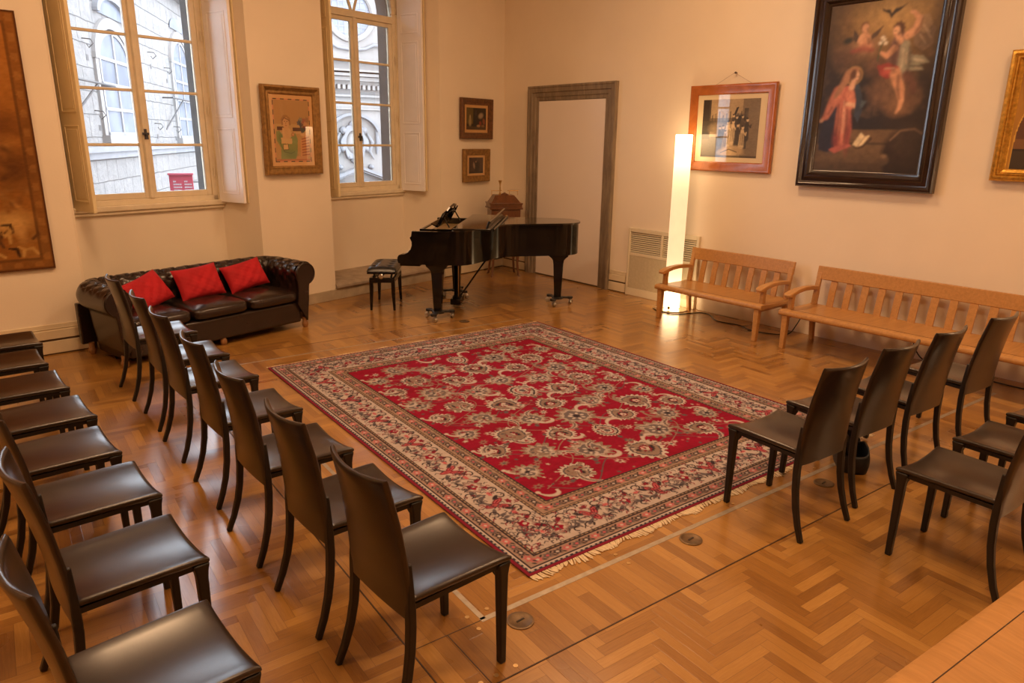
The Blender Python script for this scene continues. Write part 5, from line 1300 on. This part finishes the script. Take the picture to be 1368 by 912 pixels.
# ------------------------------------------------------------------ bag on the floor
def bag():
    root = thing('black_bag', 'small black bag with upright handle on the floor under the right front row', 'bag', (4.27, 1.79, 0), rad(38))
    def f(u, v):
        a = 2*PI*u; n = .55; ca, sa = math.cos(a), math.sin(a); X = math.copysign(abs(ca)**n, ca); Y = math.copysign(abs(sa)**n, sa); z = .13*v
        bul = 1+.10*math.sin(PI*v)+.03*math.sin(5*a+2)*v; sag = -.02*math.cos(2*a+.4)*v
        return (.135*X*bul, .085*Y*bul, z+sag+.001)
    m = MB().grid(f, 36, 9, cu=True); n0 = len(m.v)
    m.v.append((0, 0, .002)); m.f += [((i+1) % 36, i, n0) for i in range(36)]
    b = ob('bag_body', m, M['bag'], root, smooth=180); sd = b.modifiers.new('Solidify', 'SOLIDIFY'); sd.thickness = .008; sd.offset = -1
    h = [(-.125, .03, .10), (-.13, .05, .18), (-.10, .07, .235), (0, .085, .25), (.10, .07, .235), (.13, .05, .18), (.125, .03, .10)]
    ob('bag_handle', MB().bar(h, (.032, .010), side=(0, .8, .3)), M['bag'], root, bevel=.003)
    ob('side_flap', MB().bar([(.135, -.06, .10), (.155, -.03, .16), (.150, .04, .215), (.11, .07, .235)], [(.05, .012), (.075, .012), (.06, .012), (.03, .01)], side=(.2, .7, -.5)), M['bag'], root, bevel=.003)
bag()

# ------------------------------------------------------------------ the street outside
XZ = Matrix(((1,0,0,0),(0,0,1,0),(0,1,0,0),(0,0,0,1)))
def stone_building():
    root = thing('stone_building', 'rough stone building with arched windows seen through the left window', 'building', (3.96, 17.56, -4.5), rad(62.4))
    z_ = 4.5
    ob('wall', MB().box(-7.5, 9, 0, .6, 0, z_+5.4).box(-7.7, 9.2, -.25, .6, z_+5.4, z_+5.6), M['blocks'], root)
    def arched(q0, q1, zb, zs, rise, nb):
        c, hw = (q0+q1)/2, (q1-q0)/2
        A = lambda k, off=0: [(c+(hw+off)*math.cos(a), zs+z_+(rise+off)*math.sin(a)) for a in np.linspace(0, PI, k)]
        op = A(25)+[(q0, zb+z_), (q1, zb+z_)]
        su = MB(); o_ = A(25, .22); i_ = A(25, .03)
        for k in range(24): su.prism([i_[k], o_[k], o_[k+1], i_[k+1]], -.07, .02, XZ)
        su.box(q0-.2, q0-.03, -.05, .02, zb+z_, zs+z_); su.box(q1+.03, q1+.2, -.05, .02, zb+z_, zs+z_)
        su.box(q0-.25, q1+.25, -.14, .02, zb+z_-.16, zb+z_)
        ob('window_surround', su, M['plasterout'], root)
        fr = MB()
        for k in range(24):
            p, q = A(25)[k:k+2]; r1 = A(25, -.07)[k:k+2]; fr.prism([r1[0], p, q, r1[1]], -.055, .01, XZ)
        for x in (q0, c-.04, q1-.08): fr.box(x, x+.08, -.055, .01, zb+z_, zs+z_+(rise if abs(x-c) < .1 else 0))
        for k in range(nb): zz = zb+z_+(zs+.0-zb)*k/(nb-1); fr.box(q0, q1, -.055, .01, zz, zz+.06)
        f = ob('window_frame', fr, M['outwhite'], root); ob('pane', MB().prism(op, -.03, -.02, XZ), M['outglass'], f)
    arched(-2.12, -.22, 1.92, 3.28, .58, 4); arched(3.72, 5.5, 1.86, 3.75, .62, 5)
    lu = MB(); E_ = lambda rx, rz: [(-1.02+rx*math.cos(a), 4.12+z_+rz*math.sin(a)) for a in np.linspace(0, PI, 25)]
    lu.prism(E_(.82, .30), -.03, -.02, XZ); l = ob('lunette_pane', lu, M['outglass'], root)
    rg_ = MB(); a_, b_ = E_(.82, .30), E_(.98, .40)
    for k in range(24): rg_.prism([a_[k], b_[k], b_[k+1], a_[k+1]], -.10, .01, XZ)
    ob('lunette_arch', rg_, M['plasterdet'], root)
    lu = MB(); E2 = lambda rx, rz: [(4.62+rx*math.cos(a), 4.62+z_+rz*math.sin(a)) for a in np.linspace(0, PI, 25)]
    lu.prism(E2(.75, .30), -.03, -.02, XZ); ob('lunette_pane', lu, M['outglass'], root)
    sc_ = MB(); sc_.box(-7.5, 9, -.12, 0, 1.62+z_, 1.72+z_); sc_.box(-7.5, 9, -.07, 0, 1.50+z_, 1.62+z_); ob('string_course', sc_, M['plasterdet'], root)
    for (q, z) in ((1.5, 3.72), (-2.75, 3.5), (-2.6, 2.3), (1.4, 2.15), (3.2, 2.1), (2.9, 3.5), (-.0, 4.5)):
        ob('iron_hook', MB().tube([(q, 0, z+z_+.05), (q, -.14, z+z_+.04), (q, -.18, z+z_-.03), (q, -.10, z+z_-.10), (q, -.07, z+z_-.04)], .010, 8), M['iron'], root, smooth=60)
        ob('putlog_hole', MB().box(q+.1, q+.22, -.004, .01, z+z_-.30, z+z_-.2), M['iron'], root)
    for (q0, q1, z) in ((2.3, 5.6, 2.82), (-4.2, -2.1, 2.80)):
        m = MB(); m.tube([(q0, -.25, z+z_), (q1, -.25, z+z_)], .02, 8); m.tube([(q0+.15, 0, z+z_-.75), (q0+1.2, -.25, z+z_)], .018, 8); m.tube([(q1-.1, 0, z+z_), (q1-.1, -.25, z+z_)], .018, 8); m.tube([(q0+.1, 0, z+z_), (q0+.1, -.25, z+z_)], .018, 8)
        ob('torch_rail', m, M['iron'], root, smooth=60)
    return root
stone_building()
def sign():
    root = thing('red_sign', 'red notice with white lines of text seen through the left window', 'sign', (4.76, 17.70, .50), rad(-18))
    ob('sign_box', MB().box(-.25, .25, 0, .07, 0, .56), mottled('red_enamel', (0.206, 0.015, 0.031), .45, .05), root, bevel=.006)
    ob('hood', MB().box(-.27, .27, -.05, .08, .56, .60), mottled('red_enamel_hood', (0.237, 0.036, 0.057), .4, .05), root, bevel=.006)
    tx = MB(); rg = random.Random(2)
    for cx, n in ((-.17, 4), (.06, 4)):
        for k in range(n):
            x = cx; z = .40-.065*k
            while x < cx+(.06 if k == 0 else .15):
                w = rg.uniform(.012, .024); tx.box(x, x+w, -.004, 0, z, z+.03); x += w+.007
    ob('lettering', tx, mottled('white_letter_paint', (0.258, 0.248, 0.248), .6, .02), root)
    ob('bracket', MB().tube([(.2, .04, .4), (.62, .12, .4)], .015, 8), M['iron'], root, smooth=60)
sign()
def baroque_facade():
    root = thing('baroque_church_front', 'pale church front with carved crest seen through the right window', 'building', (14.1, 26.5, -4.5), rad(-8))
    z_ = 4.5; Dt = M['plasterdet']
    ob('wall', MB().box(-7, 7, 0, .6, 0, z_+7.6), M['plasterout'], root)
    pd = MB()
    for (off, h, y) in ((0, .12, -.42), (.14, .05, -.34)):
        for sg in (-1, 1):
            pd.prism([(-.22, .84+z_-off), (-.22, .84+z_-off-h), (-.22+sg*1.5, .30+z_-off-h), (-.22+sg*1.5, .30+z_-off)], y, 0, XZ)
    pd.box(-1.7, 1.3, -.38, 0, .12+z_, .20+z_); pd.box(-1.6, 1.2, -.28, 0, .02+z_, .12+z_); pd.box(-1.5, 1.1, -.2, 0, -.4+z_, -.3+z_)
    for k in range(14): pd.box(-1.5+k*.2, -1.42+k*.2, -.33, 0, .05+z_, .12+z_)
    ob('pediment', pd, Dt, root)
    cr_ = MB(); C_ = (-.37, 1.75+z_)
    for k in range(40):
        a0, a1 = 2*PI*k/40, 2*PI*(k+1)/40
        w0 = 1+.10*math.cos(6*a0); w1 = 1+.10*math.cos(6*a1)
        cr_.prism([(C_[0]+.36*math.cos(a0), C_[1]+.46*math.sin(a0)), (C_[0]+.52*w0*math.cos(a0), C_[1]+.64*w0*math.sin(a0)), (C_[0]+.52*w1*math.cos(a1), C_[1]+.64*w1*math.sin(a1)), (C_[0]+.36*math.cos(a1), C_[1]+.46*math.sin(a1))], -.22, 0, XZ)
    for (x, z, r) in ((-.78, 2.2, .14), (.05, 2.2, .14), (-.37, 2.38, .18), (-.85, 1.5, .12), (.12, 1.5, .12), (-.37, 1.1, .16), (-.6, 1.2, .10), (-.14, 1.2, .10), (-.98, .80, .10), (.30, .80, .10)):
        cr_.lathe([(0, -.26), (r*.5, -.24), (r, -.14), (r*1.05, 0)], 14, (0, 0, 0), Matrix.Translation((x, 0, z+z_)) @ Matrix.Rotation(PI/2, 4, 'X') @ Matrix.Scale(-1, 4, (0, 0, 1)))
    for sg in (-1, 1):
        cr_.tube([(-.37+sg*.55, -.1, 2.1+z_), (-.37+sg*.75, -.12, 1.75+z_), (-.37+sg*.62, -.12, 1.4+z_), (-.37+sg*.8, -.12, 1.1+z_)], [.04, .08, .07, .03], 8)
        cr_.tube([(-.37+sg*.95, -.08, 2.25+z_), (-.37+sg*.98, -.12, 1.8+z_), (-.37+sg*.95, -.08, 1.3+z_)], [.05, .09, .04], 8)
    ob('carved_crest', cr_, Dt, root)
    sh = MB().lathe([(0, -.16), (.2, -.14), (.34, -.04), (.36, 0)], 24, (0, 0, 0), Matrix.Translation((C_[0], 0, C_[1])) @ Matrix.Scale(1.28, 4, (0, 0, 1)) @ Matrix.Rotation(PI/2, 4, 'X') @ Matrix.Scale(-1, 4, (0, 0, 1)))
    ob('shield', sh, M['plasterout'], root, smooth=60)
    ar = MB()
    for k in range(20):
        a0, a1 = PI*(.08+.84*k/20), PI*(.08+.84*(k+1)/20)
        P = lambda r, a: (-.37+r*math.cos(a), 1.95+z_+r*.82*math.sin(a))
        ar.prism([P(.98, a0), P(1.10, a0), P(1.10, a1), P(.98, a1)], -.25, 0, XZ)
    ob('arch_hood', ar, Dt, root)
    co = MB()
    for (z, h, y) in ((2.98, .05, -.12), (3.45, .08, -.16), (4.02, .14, -.45), (4.18, .10, -.6), (4.34, .06, -.7), (4.75, .06, -.25)): co.box(-7, 7, y, 0, z+z_, z+h+z_)
    for k in range(60): co.box(-6+k*.2, -5.89+k*.2, -.32, 0, 3.72+z_, 3.88+z_)
    co.box(-7, 7, -.2, 0, 3.88+z_, 4.02+z_); ob('entablature', co, M['plasterout'], root)
    oc = MB().lathe([(0, -.02), (.82, -.02), (.82, 0)], 36, (0, 0, 0), Matrix.Translation((-.3, 0, 6.42+z_)) @ Matrix.Rotation(PI/2, 4, 'X') @ Matrix.Scale(-1, 4, (0, 0, 1)))
    f = ob('round_window', MB().rings([[(-.3+r*math.cos(a), y, 6.42+z_+r*math.sin(a)) for r, y in ((.80, 0), (.80, -.10), (.86, -.16), (.98, -.12), (1.0, 0))] for a in np.linspace(0, 2*PI, 40)[:-1]], closed=True), M['plasterout'], root, smooth=40); ob('pane', oc, M['outglass'], f)
    br = MB()
    for k in range(-3, 4): br.box(-.3+k*.22-.012, -.3+k*.22+.012, -.04, -.02, 5.7+z_, 7.1+z_); br.box(-1.05, .45, -.04, -.02, 6.42+k*.22+z_-.012, 6.42+k*.22+z_+.012)
    ob('glazing_bar', br, M['outwhite'], f)
    gl = MB()
    for (x0, x1) in ((-1.9, -1.7), (1.1, 1.3), (-1.62, -1.56), (.98, 1.04)): gl.box(x0, x1, -.12, 0, -4+z_, 2.98+z_)
    ob('pilaster', gl, M['plasterout'], root)
    sw = MB().tube([(-2.6, -.08, 6.2+z_), (-1.9, -.1, 5.35+z_), (-1.2, -.1, 5.38+z_), (-.85, -.1, 5.22+z_), (-.3, -.1, 5.16+z_), (.25, -.1, 5.22+z_), (.6, -.1, 5.38+z_), (1.3, -.1, 5.35+z_), (2, -.08, 6.2+z_)], .06, 8); ob('swag', sw, Dt, root, smooth=60)
baroque_facade()
struct(ob('street_ground', MB().prism([(-30, 9.0), (45, 9.0), (45, 60), (-30, 60)], -4.8, -4.5), M['road']))

# ------------------------------------------------------------------ light
w = bpy.data.worlds.new('sky'); sc.world = w; w.use_nodes = True
bg = w.node_tree.nodes['Background']; bg.inputs[0].default_value = (.80, .89, 1.0, 1); bg.inputs[1].default_value = 9.8
WARM = (1.0, .61, .325)
def unseen_ceiling_light(x, y, e, size=1.0, z=CEIL-.25, col=WARM):
    l = bpy.data.lights.new('unseen_ceiling_light', 'AREA'); l.shape = 'DISK'; l.size = size; l.energy = e; l.color = col
    o = bpy.data.objects.new('unseen_ceiling_light', l); COL.objects.link(o); o.location = (x, y, z); return o
for (x, y, e) in ((1.2, .6, 88), (4.6, .2, 88), (1.2, 4.6, 90), (4.6, 4.4, 90), (-2.3, 3.4, 75)): unseen_ceiling_light(x, y, e)  # all unseen; the last is added to brighten left wall and chair backs
l = bpy.data.lights.new('unseen_near_light', 'POINT'); l.energy = 32; l.color = WARM; l.shadow_soft_size = .12  # unseen point light added to warm the right-hand chair backs; no lamp modelled
o = bpy.data.objects.new('unseen_near_light', l); COL.objects.link(o); o.location = (6.55, -.9, 1.5)
for c, hw in zip(CN, HWN):
    l = bpy.data.lights.new('window_portal', 'AREA'); l.shape = 'RECTANGLE'; l.size = 2*hw; l.size_y = 3.1; l.cycles.is_portal = True
    o = bpy.data.objects.new('window_portal', l); COL.objects.link(o); p = SD(c, D+.16, 2.75); o.location = p
    o.rotation_euler = (rad(-90), 0, WA)
